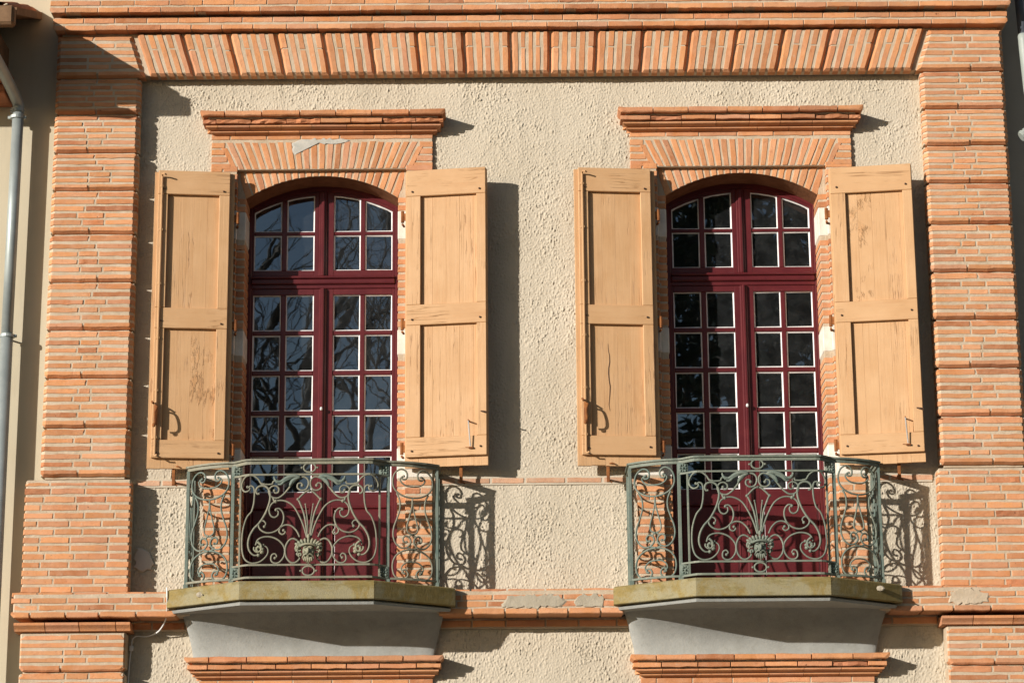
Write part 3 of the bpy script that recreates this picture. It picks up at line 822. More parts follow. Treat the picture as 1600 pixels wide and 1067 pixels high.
# ---------------------------------------------------------------- French windows
def french_window(w, rng):
    m = MB()
    Y = .295
    hw = .635
    FR = ARC_R+.012
    # outer frame: jambs, arched head, transom
    N = 20
    root_pts = []
    zs = arc_z(.60, FR, CROWN+.01)
    for s in (-1, 1):
        xs = sorted((w+s*hw, w+s*.592)); m.box(xs[0], xs[1], Y, Y+.07, 4.38, 7.70, .004)
    us = [-hw+2*hw*i/N for i in range(N+1)]
    oz = lambda u: arc_z(u, FR, CROWN+.012)
    PR_, PT_ = 1.20, 7.757                                              # arc of the pane heads
    pz = lambda u: arc_z(u, PR_, PT_)
    m.prism([(w+u, min(pz(u)+.028, oz(u)-.01)) for u in us]+[(w+u, oz(u)) for u in us[::-1]], Y+.002, Y+.068)
    fr = m.build('french_window', M['oxblood'], house, origin=(w, Y, 4.38))
    t = MB(); t.box(w-.592, w+.592, Y-.018, Y+.05, 6.985, 7.030, .008); t.box(w-.592, w+.592, Y-.034, Y+.04, 7.030, 7.052, .008); t.box(w-.592, w+.592, Y+.004, Y+.055, 6.952, 6.985, .003)
    t.build('transom', M['oxblood'], fr, origin=(w, Y, 7.0))
    # upper lights, one each side of a moulded mullion
    mu = MB(); mu.box(w-.040, w+.028, Y-.004, Y+.06, 7.052, pz(0)+.03, .008); mu.box(w-.018, w+.010, Y-.02, Y, 7.052, pz(0)+.02, .007)
    mu.build('mullion', M['oxblood'], fr, origin=(w, Y, 7.05))
    yg = Y+.040
    def pane(x0, x1, z0, z1, arch=False):
        b = .0095
        n = 6 if arch else 1
        top = [(x1-(x1-x0)*i/n, (pz(x1-w-(x1-x0)*i/n) if arch else z1)) for i in range(n+1)]
        outl = [(x0, z0), (x1, z0)]+top
        cx, cz = (x0+x1)/2, (z0+max(p[1] for p in top))/2
        V = [(x-cx, 0, z-cz) for x, z in outl]
        o = obj('pane', make_mesh('pane', V, [list(range(len(V)))], M['glass']), fr, (cx, yg, cz))
        o.rotation_euler = (rng.gauss(0, .008), 0, rng.gauss(0, .011))
        inn = [(x0+b, z0+b*1.1), (x1-b, z0+b*1.1)]+[(min(max(x, x0+b), x1-b), z-b) for x, z in top]
        nn = len(outl)
        j = lambda: rng.uniform(-.0022, .0022)
        inn = [(x+j(), z+j()) for x, z in inn]
        VV = [(x, -.012, z) for x, z in outl]+[(x, -.0035, z) for x, z in inn]
        MB().add(VV, [[i, (i+1) % nn, nn+(i+1) % nn, nn+i] for i in range(nn)]).build('putty', M['putty'], fr, (0, 0, 0)).location = Vector((0, yg, 0))-WL[fr.name]
    # sash pieces
    cols = {-1: (-.575, -.347, -.305, -.076), 1: (.084, .305, .345, .568)}
    for s in (-1, 1):
        c = cols[s]
        z0, z1 = 7.108, 7.412
        for a, b in ((c[0], c[1]), (c[2], c[3])):
            pane(w+a, w+b, z0, z1); pane(w+a, w+b, 7.442, 0, True)
        sx = sorted((s*.592, s*(.028 if s > 0 else .040)))
        sm = MB()
        sm.box(w+sx[0], w+c[0], Y+.012, Y+.056, 7.052, pz(c[0])+.03, .003); sm.box(w+c[3], w+sx[1], Y+.012, Y+.056, 7.052, pz(c[3])+.03, .003)
        sm.box(w+c[0], w+c[3], Y+.013, Y+.055, 7.052, z0, .003)
        k = 8
        ua = [c[0]+(c[3]-c[0])*i/k for i in range(k+1)]
        sm.prism([(w+u, pz(u)) for u in ua]+[(w+u, pz(u)+.034) for u in ua[::-1]], Y+.013, Y+.055)
        sm.box(w+c[1], w+c[2], Y+.018, Y+.05, z0, pz((c[1]+c[2])/2), .006)
        sm.box(w+c[0], w+c[3], Y+.0185, Y+.0495, z1, 7.442, .006)
        sm.build('upper_sash', M['oxblood'], fr, origin=(w+s*.3, Y, 7.05))
        # door leaf below
        lf = MB()
        rows = [(5.250, 5.546), (5.588, 5.888), (5.924, 6.222), (6.260, 6.560), (6.596, 6.900)]
        lx0, lx1 = w+sx[0], w+(sx[1] if s > 0 else -.014)
        if s > 0: lx0 = w+.016
        lf.box(lx0, w+c[0], Y+.012, Y+.056, 4.40, 6.95, .003); lf.box(w+c[3], lx1, Y+.012, Y+.056, 4.40, 6.95, .003)
        lf.box(w+c[0], w+c[3], Y+.013, Y+.055, 6.900, 6.95, .003)
        lf.box(w+c[1], w+c[2], Y+.018, Y+.05, 5.25, 6.9, .006)
        for (a0, a1), (b0, b1) in zip(rows[:-1], rows[1:]): lf.box(w+c[0], w+c[3], Y+.0185, Y+.0495, a1, b0, .006)
        lf.box(w+c[0], w+c[3], Y+.013, Y+.055, 5.135, 5.25, .003); lf.box(w+c[0], w+c[3], Y+.013, Y+.055, 4.40, 4.52, .003)
        leaf = lf.build('door_leaf', M['oxblood'], fr, origin=(w+s*.3, Y, 4.4))
        for r0, r1 in rows:
            for a, b in ((c[0], c[1]), (c[2], c[3])): pane(w+a, w+b, r0, r1)
        kp = MB()
        V, F = poly_brick([(w+c[0]-.002, 4.518), (w+c[3]+.002, 4.518), (w+c[3]+.002, 5.137), (w+c[0]-.002, 5.137)], (.035,)*4, .016, .03, rng, jit=0, sub=9)
        kp.add([(x, y+Y+.022, z) for x, y, z in V], F)
        for q in ((c[0], c[3], 5.118, 5.137), (c[0], c[3], 4.518, 4.537)): kp.box(w+q[0], w+q[1], Y+.008, Y+.04, q[2], q[3], .007)
        for q in ((c[0], c[0]+.018), (c[3]-.018, c[3])): kp.box(w+q[0], w+q[1], Y+.0085, Y+.04, 4.518, 5.137, .007)
        kp.build('kick_panel', M['oxblood'], fr, origin=(w+s*.3, Y, 4.5))
        wb = MB().box(w+c[0]-.03, w+c[3]+.01, Y-.03, Y+.014, 4.40, 4.45, .014); wb.build('weather_bar', M['oxblood'], fr, origin=(w+s*.3, Y, 4.4))
    cb = MB(); cb.box(w-.030, w+.030, Y-.012, Y+.03, 4.42, 6.95, .009); cb.box(w-.010, w+.012, Y-.026, Y-.010, 4.42, 6.95, .006)
    cb.build('cover_strip', M['oxblood'], fr, origin=(w, Y, 4.42))
    kn = MB().ball((w+.0, Y-.035, 5.93), .012, .012, .016); kn.build('knob', M['metal_white'], fr, origin=(w, Y, 5.93), smooth=True)
    return fr
FW = [french_window(WX[0]-.006, random.Random(71)), french_window(WX[1]+.016, random.Random(72))]

# ---------------------------------------------------------------- balcony slabs and coves (masonry of the building)
BX = (-1.562, 1.878)
def slab(w):
    def ring(z, e, f, hx, fx, back=0.30):
        return [(w-hx, back, z), (w-hx, -e, z), (w-fx, -f, z), (w+fx, -f, z), (w+hx, -e, z), (w+hx, back, z)]
    def stack(rings):
        n = len(rings[0]); V = sum(rings, []); F = [list(range(n)), [(len(rings)-1)*n+i for i in range(n-1, -1, -1)]]
        for k in range(len(rings)-1):
            F += [[k*n+i, k*n+(i+1) % n, (k+1)*n+(i+1) % n, (k+1)*n+i] for i in range(n)]
        return V, [f[::-1] for f in F]
    e, f, hx, fx = .375, .80, 1.110, .508
    V, F = stack([ring(4.228, e-.004, f-.004, hx-.004, fx), ring(4.233, e, f, hx, fx), ring(4.358, e, f, hx, fx), ring(4.368, e-.012, f-.012, hx-.012, fx)][::1])
    s = MB().add(V, F)
    o = s.build('balcony_slab', M['mossy'], house, origin=(w, -.4, 4.3))
    V, F = stack([ring(4.192, e-.045, f-.05, hx-.045, fx-.004), ring(4.210, e-.035, f-.04, hx-.035, fx-.004), ring(4.229, e-.07, f-.08, hx-.07, fx-.004)])
    MB().add(V, F).build('slab_lip', M['cement'], house, origin=(w, -.4, 4.2))
    # concave cove carrying the slab: a bowed front with rounded ends
    rings, NZ, NU = [], 14, 40
    for i in range(NZ+1):
        q = i/NZ
        k = q**2.4
        hw, dp_ = .940+(1.018-.940)*q**1.4, .10+(.40-.10)*k
        row = [(w-hw, .30, 0)]
        for j in range(NU+1):
            an = math.pi*j/NU
            cx, sy = math.cos(an), math.sin(an)
            row.append((w-hw*math.copysign(abs(cx)**.62, cx), -dp_*(.42+.58*abs(sy)**.9)))
        row.append((w+hw, .30))
        rings.append([(r[0], r[1], 3.866+(4.205-3.866)*q) for r in row])
    n = len(rings[0]); V = sum(rings, []); F = [[k*n+i, k*n+i+1, (k+1)*n+i+1, (k+1)*n+i] for k in range(NZ) for i in range(n-1)]
    MB().add(V, F).build('balcony_cove', M['cement'], house, origin=(w, -.2, 3.87), smooth=True)
    return o
for w in BX: slab(w)
def fixing(x, d, z):
    m = MB().ball((x, -d, z), .034, .010, .022, 7, 4); m.tube([(x+.012, -d, z), (x+.022, -d-.03, z-.006)], .006, 5)
    m.build('slab_fixing', M['cement_patch'], house, origin=(x, -d, z))
fixing(BX[1]+.92, .525, 4.315); fixing(BX[0]-.83, .575, 4.30)

# ---------------------------------------------------------------- shutters, hung on pins in the jambs
def shutter(hinge_x, s, hw, label, rod, stile_in, stile_out, rails, peel, rz, rng, zb=5.362, zt=7.818, crack=False):
    """s = -1 hangs to the left of its hinge, +1 to the right; local x runs 0 at the hinge to hw at the free edge"""
    root = thing('window_shutter', label, 'shutter', (hinge_x, -.072, zb), 'shutters folded open beside the windows', 0)
    root.rotation_euler.z = -s*rz
    X = lambda a: s*a
    H = zt-zb
    y0, y1, y2 = 0, -.030, -.064
    def b(m, a0, a1, ya, yb, z0, z1, bev=.004):
        x = sorted((X(a0), X(a1))); y = sorted((ya, yb)); return m.box(x[0], x[1], y[0], y[1], z0, z1, bev)
    def part(m, name, mat, par=root, org=(0, 0, 0)):
        V = [(v[0]-org[0], v[1]-org[1], v[2]-org[2]) for v in m.V]
        o = bpy.data.objects.new(name, make_mesh(name, V, m.F, mat)); COL.objects.link(o); o.parent = par; o.location = org; return o
    # back layer: vertical boards with open joints
    n = 6; e0 = .0
    for i in range(n):
        a0, a1 = hw*i/n, hw*(i+1)/n-(.0004 if i < n-1 else 0)
        dz = rng.uniform(-.004, .004)
        x = sorted((X(a0), X(a1))); m = MB().box(x[0], x[1], y1+rng.uniform(-.0008, .0008), y0, 0+dz, H-.006+dz*.3, .0012)
        part(m, 'back_board', M['peeling_low' if s < 0 else 'peeling_high'] if peel and i in peel else M['ochre'], org=((X(a0)+X(a1))/2, 0, H/2))
    # frame laid on them
    fi, fo = (.038, .030) if s < 0 else (.014, .004)                    # back boards show beyond the frame
    if s > 0: fi = .012
    A0, A1 = fi, hw-fo
    zb0 = .078
    (b0, b1), (m0, m1), (t0, t1) = rails
    b0 = zb0
    sts = [(A0, A0+stile_in), (A1-stile_out, A1)]
    for a0, a1 in sts:
        for z0, z1 in ((b1, m0), (m1, t0)):
            part(b(MB(), a0, a1, y1-.001, y2+.001, z0, z1), 'stile', M['ochre'], org=((X(a0)+X(a1))/2, 0, (z0+z1)/2))
    for nm, z0, z1 in (('bottom_rail', b0, b1), ('middle_rail', m0, m1), ('top_rail', t0, H)):
        part(b(MB(), A0, A1, y1-.001, y2, z0+.001, z1-.001), nm, M['ochre_rail'], org=(X((A0+A1)/2), 0, (z0+z1)/2))
        nl = MB()
        for a in (A0+.05, A1-.05):
            zc = z0+(z1-z0)*(.35 if nm != 'top_rail' else .2)+rng.uniform(-.02, .02)
            nl.box(X(a)-.007, X(a)+.007, y2-.012, y2+.002, zc-.007, zc+.007, .003)
        part(nl, 'nail', M['dark_iron'])
    if crack:
        q = [(.400+.006*math.sin(i*1.3)+rng.uniform(-.002, .002), .44+.05*i) for i in range(12)]
        V, F = [], []
        for i, (a, z) in enumerate(q):
            wd = .0035*math.sin(math.pi*(i+.5)/12)+.0006
            V += [(X(a)-wd, y1-.0022, z), (X(a)+wd, y1-.0022, z)]
        F = [[2*i, 2*i+1, 2*i+3, 2*i+2] for i in range(11)]
        part(MB().add(V, F), 'crack', M['dark_iron'])
    # hinges at the jamb
    for zc in (7.53-zb-.09, 6.52-zb+.02, 5.52-zb):
        m = MB().tube([(X(-.028), -.012, zc-.045), (X(-.028), -.012, zc+.05)], .014, 8)
        m.box(*sorted((X(-.03), X(.012))), -.020, -.004, zc-.03, zc+.03, .002)
        m.tube([(X(-.028), -.012, zc-.06), (X(-.028), .05, zc-.06)], .010, 6)
        part(m, 'hinge', M['rust'])
    if rod:                                                              # locking rod with its hooked ends and swing handle
        a = A1-.030
        m = MB().tube([(X(a), y2-.014, .10), (X(a), y2-.014, H-.055)], .0085, 7)
        for zc in (.24, .62, 1.05, 1.5, 1.95, H-.14):
            m.box(X(a)-.016, X(a)+.016, y2-.018, y2, zc-.010, zc+.010, .003)
        m.tube([(X(a), y2-.014, H-.055), (X(a), y2-.045, H-.045), (X(a-.02), y2-.06, H-.05), (X(a-.035), y2-.05, H-.055)], .007, 6)
        m.tube([(X(a), y2-.014, .10), (X(a), y2-.045, .085), (X(a-.02), y2-.06, .09)], .007, 6)
        rd = part(m, 'locking_rod', M['ochre'])
        zc = .40
        hd = MB().tube([(X(a), y2-.02, zc-.06), (X(a), y2-.02, zc+.10)], .014, 8)
        hd.tube(spline([(X(a), y2-.025, zc+.08), (X(a-.01), y2-.06, zc+.075), (X(a+.005), y2-.09, zc+.02), (X(a+.0), y2-.085, zc-.05), (X(a+.01), y2-.05, zc-.075)], 4), .008, 6)
        hd.tube(spline([(X(a+.015), y2-.02, zc+.11), (X(a+.03), y2-.05, zc+.12), (X(a+.02), y2-.08, zc+.10)], 4), .008, 6)
        hd.ball((X(a+.01), y2-.075, zc-.075), .014, .012, .018, 8, 5)
        part(hd, 'swing_handle', M['rust'])
    else:
        a = A1-.14; zc = .34
        m = MB().tube([(X(a), y2-.045, zc+.012), (X(a+.012), y2-.02, zc-.195)], .0055, 7)
        part(m, 'bolt_handle', M['steel_rod'])
        part(MB().tube([(X(a), y1, zc+.014), (X(a), y2-.05, zc+.012)], .006, 6), 'handle_pin', M['rust'])
        m = MB().box(X(a)-.004, X(a)+.034, y2-.020, y2, zc-.212, zc-.198, .003); m.tube([(X(a-.03), y2-.003, zc-.198), (X(a+.012), y2-.01, zc-.203)], .003, 5)
        part(m, 'handle_bracket', M['rust'])
        k = MB().tube([(X(A1-.045), y2, zc+.09), (X(A1-.02), y2-.03, zc+.08), (X(A1+.006), y2-.028, zc+.075)], .006, 6); part(k, 'catch', M['dark_iron'])
    return root
RT = ((.078, .238), (1.155, 1.325), (2.235, 2.45))
shutter(WX[0]-.706, -1, .645, 'open ochre shutter left of the bluish window, paint flaking off its lower panel', True, .085, .080, ((.08, .225), (1.135, 1.305), (2.255, 2.45)), (1, 2), math.radians(7.0), random.Random(81))
shutter(WX[0]+.694, 1, .668, 'open ochre shutter right of the bluish window, with a thin grey rod handle', False, .118, .078, RT, (), math.radians(8.5), random.Random(82))
shutter(WX[1]-.722, -1, .660, 'open ochre shutter left of the dark window, one long crack in its lower panel', True, .085, .080, ((.08, .235), (1.145, 1.305), (2.255, 2.45)), (), math.radians(5.6), random.Random(83), crack=True)
shutter(WX[1]+.704, 1, .670, 'open ochre shutter beside the right pilaster, paint crumpled in its upper panel', False, .120, .078, RT, (1, 2), math.radians(9.3), random.Random(84), zb=5.358, zt=7.815)
def holdback(x, z):
    m = MB().box(x-.013, x+.013, -.135, -.122, z-.085, z+.085, .003)
    m.tube([(x, -.13, z-.03), (x, .0, z-.045)], .009, 6)
    m.tube(spline([(x+.005, -.13, z+.06), (x+.03, -.155, z+.065), (x+.055, -.15, z+.055)], 4), .006, 6)
    m.tube([(x+.0, -.128, z-.07), (x+.03, -.12, z-.085)], .007, 6)
    m.build('shutter_holdback', M['rust'], house, origin=(x, -.1, z))
for x in (-2.680, -.410, .752, 3.050): holdback(x, 5.315)

# ---------------------------------------------------------------- wrought-iron balcony railings
def railing(w, label, z0=4.395):
    root = thing('balcony_railing', label, 'railing', (w, 0, z0), 'wrought iron railings on the two balconies')
    HT = .93
    A = Vector((.968, -.36)); B = Vector((.598, -.535))
    dep = lambda u: .535+.105*(lambda q: q*q*(3-2*q))(min(max((.60-abs(u))/.14, 0), 1))
    PXM = 671.
    front = lambda u, z: Vector((u, -dep(u), z))
    def part(m, name, mat, smooth=True, par=root):
        o = bpy.data.objects.new(name, make_mesh(name, m.V, m.F, mat, smooth)); COL.objects.link(o); o.parent = par; return o
    # rails follow the plan: wall, corner, set-back panel, bow
    def plan(s0=1):
        pts = [(-.968, .0), (-.968, -.36)]
        q = [(-.968, -.36), (-.88, -.432), (-.78, -.488), (-.69, -.520), (-.64, -.531)]
        us = [-.60+1.2*i/40 for i in range(41)]
        return q+[(u, -dep(u)) for u in us]+[(-x, y) for x, y in q[::-1]]
    P = plan()
    side = lambda f, s: Vector((s*(A.x+(B.x-A.x)*f), A.y+(B.y-A.y)*f-.040*math.sin(math.pi*f)))
    m = MB().bar([(x, y, HT) for x, y in P], .044, .014); m.bar([(x, y, HT-.020) for x, y in P], .016, .026)
    for s in (-1, 1): m.bar([(s*.968, -.372, HT), (s*.968, .0, HT)], .044, .0145); m.bar([(s*.968, -.365, HT-.020), (s*.968, 0, HT-.020)], .016, .0255)
    part(m, 'handrail', M['verdigris'], False)
    m = MB().bar([(x, y, .022) for x, y in P], .022, .016)
    for s in (-1, 1): m.bar([(s*.968, -.36, .022), (s*.968, 0, .022)], .022, .0155)
    part(m, 'bottom_rail', M['verdigris'], False)
    for zz, nm in ((HT-.114, 'upper_rail'), (.118, 'lower_rail')):
        m = MB().bar([(u, -dep(u), zz) for u in [-.535+1.07*i/30 for i in range(31)]], .016, .014)
        for s in (-1, 1):
            m.bar([(s*.60, -.536, zz), (s*.535, -dep(.535), zz)], .015, .0135)
        part(m, nm, M['verdigris'], False)
    for s in (-1, 1):
        for (px, py, r, mt) in ((.968, -.36, .013, 'verdigris_teal'), (.598, -.535, .013, 'verdigris_teal'), (.535, -dep(.535), .008, 'verdigris'), (.968, -.02, .013, 'verdigris_teal')):
            zt = HT-.03 if r > .01 else HT-.114
            part(MB().box(s*px-r, s*px+r, py-r, py+r, .0 if r > .01 else .03, zt, .002), 'post', M[mt], False)
        # little feet
        part(MB().box(s*.598-.02, s*.598+.02, -.555, -.515, -.027, .015, .004), 'foot', M['verdigris_teal'], False)
        part(MB().box(s*.968-.02, s*.968+.02, -.38, -.34, -.027, .015, .004), 'foot', M['verdigris_teal'], False)
    for s in (-1, 1):                                                   # rosette plates at the corners of the bow
        for zc in (.068, HT-.070):
            m = MB(); u = s*.566; d = dep(u)
            m.box(u-.040, u+.040, -d-.004, -d+.004, zc-.045, zc+.045, .002)
            for k in range(8):
                an = k*math.pi/4; rr = .026 if k % 2 else .022
                m.ball((u+math.cos(an)*rr, -d-.006, zc+math.sin(an)*rr*1.1), .011 if k % 2 else .008, .007, .011 if k % 2 else .008, 7, 4)
            m.ball((u, -d-.010, zc), .009, .009, .009, 7, 4)
            part(m, 'rosette', M['verdigris_teal'])
    CX = 785.
    T = lambda X, Y: ((X-CX)/PXM, .022+(693-Y)/PXM*1.006)
    def scroll(pts, r=.0071, ends=None, name='scroll', mat='verdigris', mirror=True):
        for s in ((1, -1) if mirror else (1,)):
            q = spline([(T(X, Y)[0]*s, 0, T(X, Y)[1]) for X, Y in pts], 6)
            q = [front(p.x, p.z) for p in q]
            n = len(q); rr = [r*(1-.35*max(0, (i-n*.8)/(n*.2))) for i in range(n)]
            m = MB().tube(q, rr, 7)
            m.ball(q[-1], r*1.7, r*1.4, r*1.7, 7, 5)
            part(m, name, M[mat])
    # long outer stroke: curl at the top, shoulder, belly, loop to the leaf
    scroll([(555, 212), (535, 207), (520, 185), (492, 167), (455, 172), (434, 205), (438, 235), (456, 250), (476, 243), (478, 228), (466, 226)])
    scroll([(470, 232), (482, 221), (498, 230), (503, 262), (500, 310), (492, 345), (486, 358), (464, 386), (446, 440), (440, 500), (444, 560), (460, 600), (492, 619), (532, 614), (562, 592), (577, 565), (572, 540), (552, 528)])
    scroll([(528, 262), (518, 262), (510, 248), (520, 228), (545, 221), (570, 232), (583, 262), (581, 305), (562, 360), (534, 408), (512, 432), (500, 446), (482, 480), (474, 520), (482, 556), (504, 578), (528, 578)], .0088)
    scroll([(774, 488), (768, 466), (757, 430), (738, 385), (706, 330), (668, 303), (628, 298), (596, 312), (580, 340), (586, 372), (606, 385), (624, 374), (626, 354), (614, 346)])
    scroll([(612, 342), (632, 340), (650, 360), (655, 392), (644, 428), (616, 455), (578, 465), (546, 455), (527, 432), (532, 408), (550, 402), (563, 416), (556, 432)])
    scroll([(738, 487), (722, 455), (694, 429), (662, 425), (637, 440), (634, 462), (650, 473), (664, 462), (655, 452)])
    scroll([(513, 528), (524, 500), (552, 486), (592, 486), (632, 504), (660, 540), (660, 582), (638, 614), (612, 620), (594, 606), (596, 580), (612, 572), (622, 584), (613, 594)])
    scroll([(728, 505), (705, 495), (682, 506), (666, 540), (668, 582), (690, 614), (716, 618), (738, 600), (740, 580), (728, 574)], .008)
    scroll([(600, 283), (582, 270), (576, 246), (590, 226), (612, 222), (628, 236), (624, 256), (608, 258), (604, 246)], .007)
    scroll([(578, 268), (600, 283), (626, 284), (652, 266), (676, 238), (700, 206), (730, 182), (757, 176), (776, 190), (780, 215), (768, 240), (744, 246), (724, 232), (726, 212), (742, 208), (748, 220)], .0078)
    scroll([(532, 206), (545, 213), (590, 213), (598, 200), (612, 192)], .007)
    scroll([(600, 284), (604, 298), (612, 302)], .009)
    # pointed vase and rays rising from the mask
    scroll([(778, 490), (775, 466), (770, 425), (760, 372), (745, 330), (732, 300), (727, 292)], .0078)
    scroll([(727, 293), (744, 274), (766, 254), (785, 247)], .0078)
    scroll([(781, 490), (776, 400), (769, 345), (765, 318)], .0045)
    # ovals between the paired rails
    for Yc in (128, 660):
        q = []
        for k in range(25):
            an = 2*math.pi*k/24
            u, z = T(CX+31*math.cos(an), Yc+24*math.sin(an)); q.append(front(u, z))
        m = MB().tube(q, .0075, 7, cap=False)
        for sx in (-1, 1):
            u, z = T(CX+sx*40, Yc); m.ball(front(u, z), .011, .009, .009, 7, 5)
        part(m, 'oval_ring', M['verdigris'])
    # acanthus leaves under the upper rail
    for s in (-1, 1):
        m = MB()
        for pts, r in ((((738, 178), (705, 172), (670, 182), (640, 200), (612, 205)), .016), (((725, 180), (700, 196), (688, 214), (684, 226)), .014), (((700, 178), (660, 196), (640, 214), (622, 214)), .012), (((640, 200), (618, 200), (606, 188), (602, 172)), .011), (((738, 178), (715, 186), (700, 205), (692, 212)), .012)):
            q = spline([(T(X, Y)[0]*s, 0, T(X, Y)[1]) for X, Y in pts], 4)
            q = [front(p.x, p.z)+Vector((0, -.008, 0)) for p in q]; n = len(q)
            m.tube(q, [r*(.35+.75*math.sin(math.pi*min(1, (i+.6)/n)**.7)) for i in range(n)], 7)
        part(m, 'acanthus_leaf', M['verdigris_teal'])
        # curled leaf at the foot of the S stroke
        m = MB()
        c = T(530, 552); c = (c[0]*s, c[1])
        for k in range(7):
            an = -.6+k*.75
            r0 = .040-.0035*k
            p = front(c[0]+s*math.cos(an)*r0*.7, c[1]+math.sin(an)*r0*.75)
            m.ball(p+Vector((0, -.008, 0)), .019-.0013*k, .015, .016-.001*k, 8, 5)
        q = spline([(c[0]+s*x/PXM, 0, c[1]-y/PXM) for x, y in ((-6, -40), (12, -22), (10, 5), (-8, 12), (-24, 0), (-24, -14))], 5)
        m.tube([front(p.x, p.z)+Vector((0, -.014, 0)) for p in q], .010, 7, r_end=.006)
        part(m, 'leaf_scroll', M['gilt_grey'])
    # cast mask with a shell crown, curls and a beard
    m = MB(); d = dep(0)
    zc = T(CX, 566)[1]
    V3 = lambda x, y, z: (x, -d-y, zc+z)
    m.ball(V3(0, .012, -.002), .046, .044, .060, 16, 12)                   # face
    m.ball(V3(0, .060, -.006), .010, .016, .022, 8, 6)                     # nose
    m.ball(V3(0, .050, -.036), .017, .010, .005, 8, 5); m.ball(V3(0, .050, -.046), .013, .010, .005, 8, 5)
    for s in (-1, 1):
        m.ball(V3(s*.021, .050, .022), .018, .010, .006, 8, 5, Matrix.Rotation(s*.25, 3, 'Y')); m.ball(V3(s*.019, .046, .008), .009, .008, .006, 8, 5); m.ball(V3(s*.028, .040, -.014), .015, .014, .015, 8, 5)
        m.tube(spline([V3(s*.006, .056, -.028), V3(s*.026, .052, -.034), V3(s*.040, .040, -.052), V3(s*.036, .034, -.066)], 4), .008, 6, r_end=.004)
        for cx, cz2, r0 in ((.066, .006, .020), (.060, -.030, .015)):
            q = [V3(s*(cx+r0*math.cos(a)*(1-k/16)), .018, cz2+r0*math.sin(a)*(1-k/16)) for k, a in enumerate([j*.55-1.2 for j in range(14)])]
            m.tube(q, .0085, 6, r_end=.006)
        m.tube(spline([V3(s*.044, .030, .036), V3(s*.078, .022, .040), V3(s*.094, .016, .020), V3(s*.088, .014, -.004)], 4), .013, 7, r_end=.008)
    for k in range(-4, 5):                                                 # shell crown: a band and scalloped lobes
        an = k*.255
        m.ball(V3(math.sin(an)*.088, .030, .046+(math.cos(an)-1)*.05), .0135, .018, .012, 8, 5)
        m.ball(V3(math.sin(an)*.094, .022, .070+(math.cos(an)-1)*.055), .0125, .016, .024, 8, 6, Matrix.Rotation(an*1.1, 3, 'Y'))
    m.tube(spline([V3(-.058, .040, .030), V3(-.03, .056, .040), V3(0, .060, .043), V3(.03, .056, .040), V3(.058, .040, .030)], 4), .009, 6)
    m.ball(V3(0, .026, .098), .013, .014, .024, 8, 6)
    for k in range(-2, 3):
        m.tube(spline([V3(k*.011, .040, -.050), V3(k*.014, .042, -.072), V3(k*.011+.003, .028, -.098+abs(k)*.010)], 4), .0105, 6, r_end=.004)
    m.V = [(x*1.04, -d+(y+d)*1.1, zc+.010+(z-zc)*1.06) for x, y, z in m.V]
    part(m, 'mask', M['gilt_grey'])
    # side panels and returns: one scroll pattern, traced once
    CS = 243.
    S = lambda X, Y: ((X-CS)/237., .022+(693-Y)/PXM*1.006)
    pat = [
        ([(212, 178), (196, 182), (186, 168), (194, 152), (212, 150), (218, 168), (206, 176)], .006, 1) if False else None,
        ([(203, 172), (194, 162), (204, 150), (217, 162), (214, 180), (196, 188), (180, 176), (178, 164)], .0065, 1) if False else None,
        ([(243, 272), (205, 266), (168, 246), (146, 214), (143, 176), (156, 142), (182, 124), (206, 130), (217, 152), (211, 174), (194, 176), (190, 164), (199, 160)], .0075, 1),
        ([(243, 213), (212, 209), (188, 194), (180, 176), (188, 166)], .0065, 1),
        ([(163, 250), (178, 285), (180, 330), (166, 380), (150, 426), (146, 470), (158, 508), (184, 532), (214, 530), (234, 508), (230, 482), (210, 471), (196, 484), (200, 502), (213, 502)], .0075, 1),
        ([(243, 272), (240, 320), (226, 380), (216, 420), (220, 450), (243, 462)], .0065, 1),
        ([(225, 478), (233, 466), (243, 462)], .006, 1),
        ([(243, 540), (206, 545), (168, 566), (147, 600), (143, 640), (154, 676), (182, 696), (210, 690), (222, 668), (212, 648), (196, 648), (194, 662), (203, 664)], .0075, 1),
        ([(243, 604), (214, 608), (192, 626), (188, 645), (196, 655)], .0065, 1),
        ([(214, 530), (230, 536), (243, 540)], .007, 1),
    ]
    pat = [p for p in pat if p]
    def panel(mapper, mt):
        for pts, r, mir in pat:
            for sg in (1, -1):
                q = spline([(S(X, Y)[0]*sg, 0, S(X, Y)[1]) for X, Y in pts], 5)
                q = [mapper(p.x, p.z) for p in q]
                m = MB().tube(q, r, 6)
                m.ball(q[-1], r*1.5, r*1.5, r*1.5, 6, 4)
                part(m, 'scroll', M[mt])
    for s in (-1, 1):
        panel(lambda f, z, s=s: Vector((*side(.5+f*s*-.96, s), z)), 'verdigris_teal' if s < 0 else 'verdigris')
        panel(lambda f, z, s=s: Vector((s*.968, -.19+f*.33, z)), 'verdigris_teal')
    return root
RAIL = railing(BX[0], 'grey green wrought iron railing on the balcony below the bluish window')
R2 = copy_tree(RAIL)
R2.location.x = BX[1]
for ch in kids(R2):
    if ch.data and ch.data.materials[0] in (M['verdigris'], M['gilt_grey']):
        ch.material_slots[0].link = 'OBJECT'; ch.material_slots[0].material = M['verdigris_green']
R2['label'] = 'green weathered wrought iron railing on the balcony below the dark window'

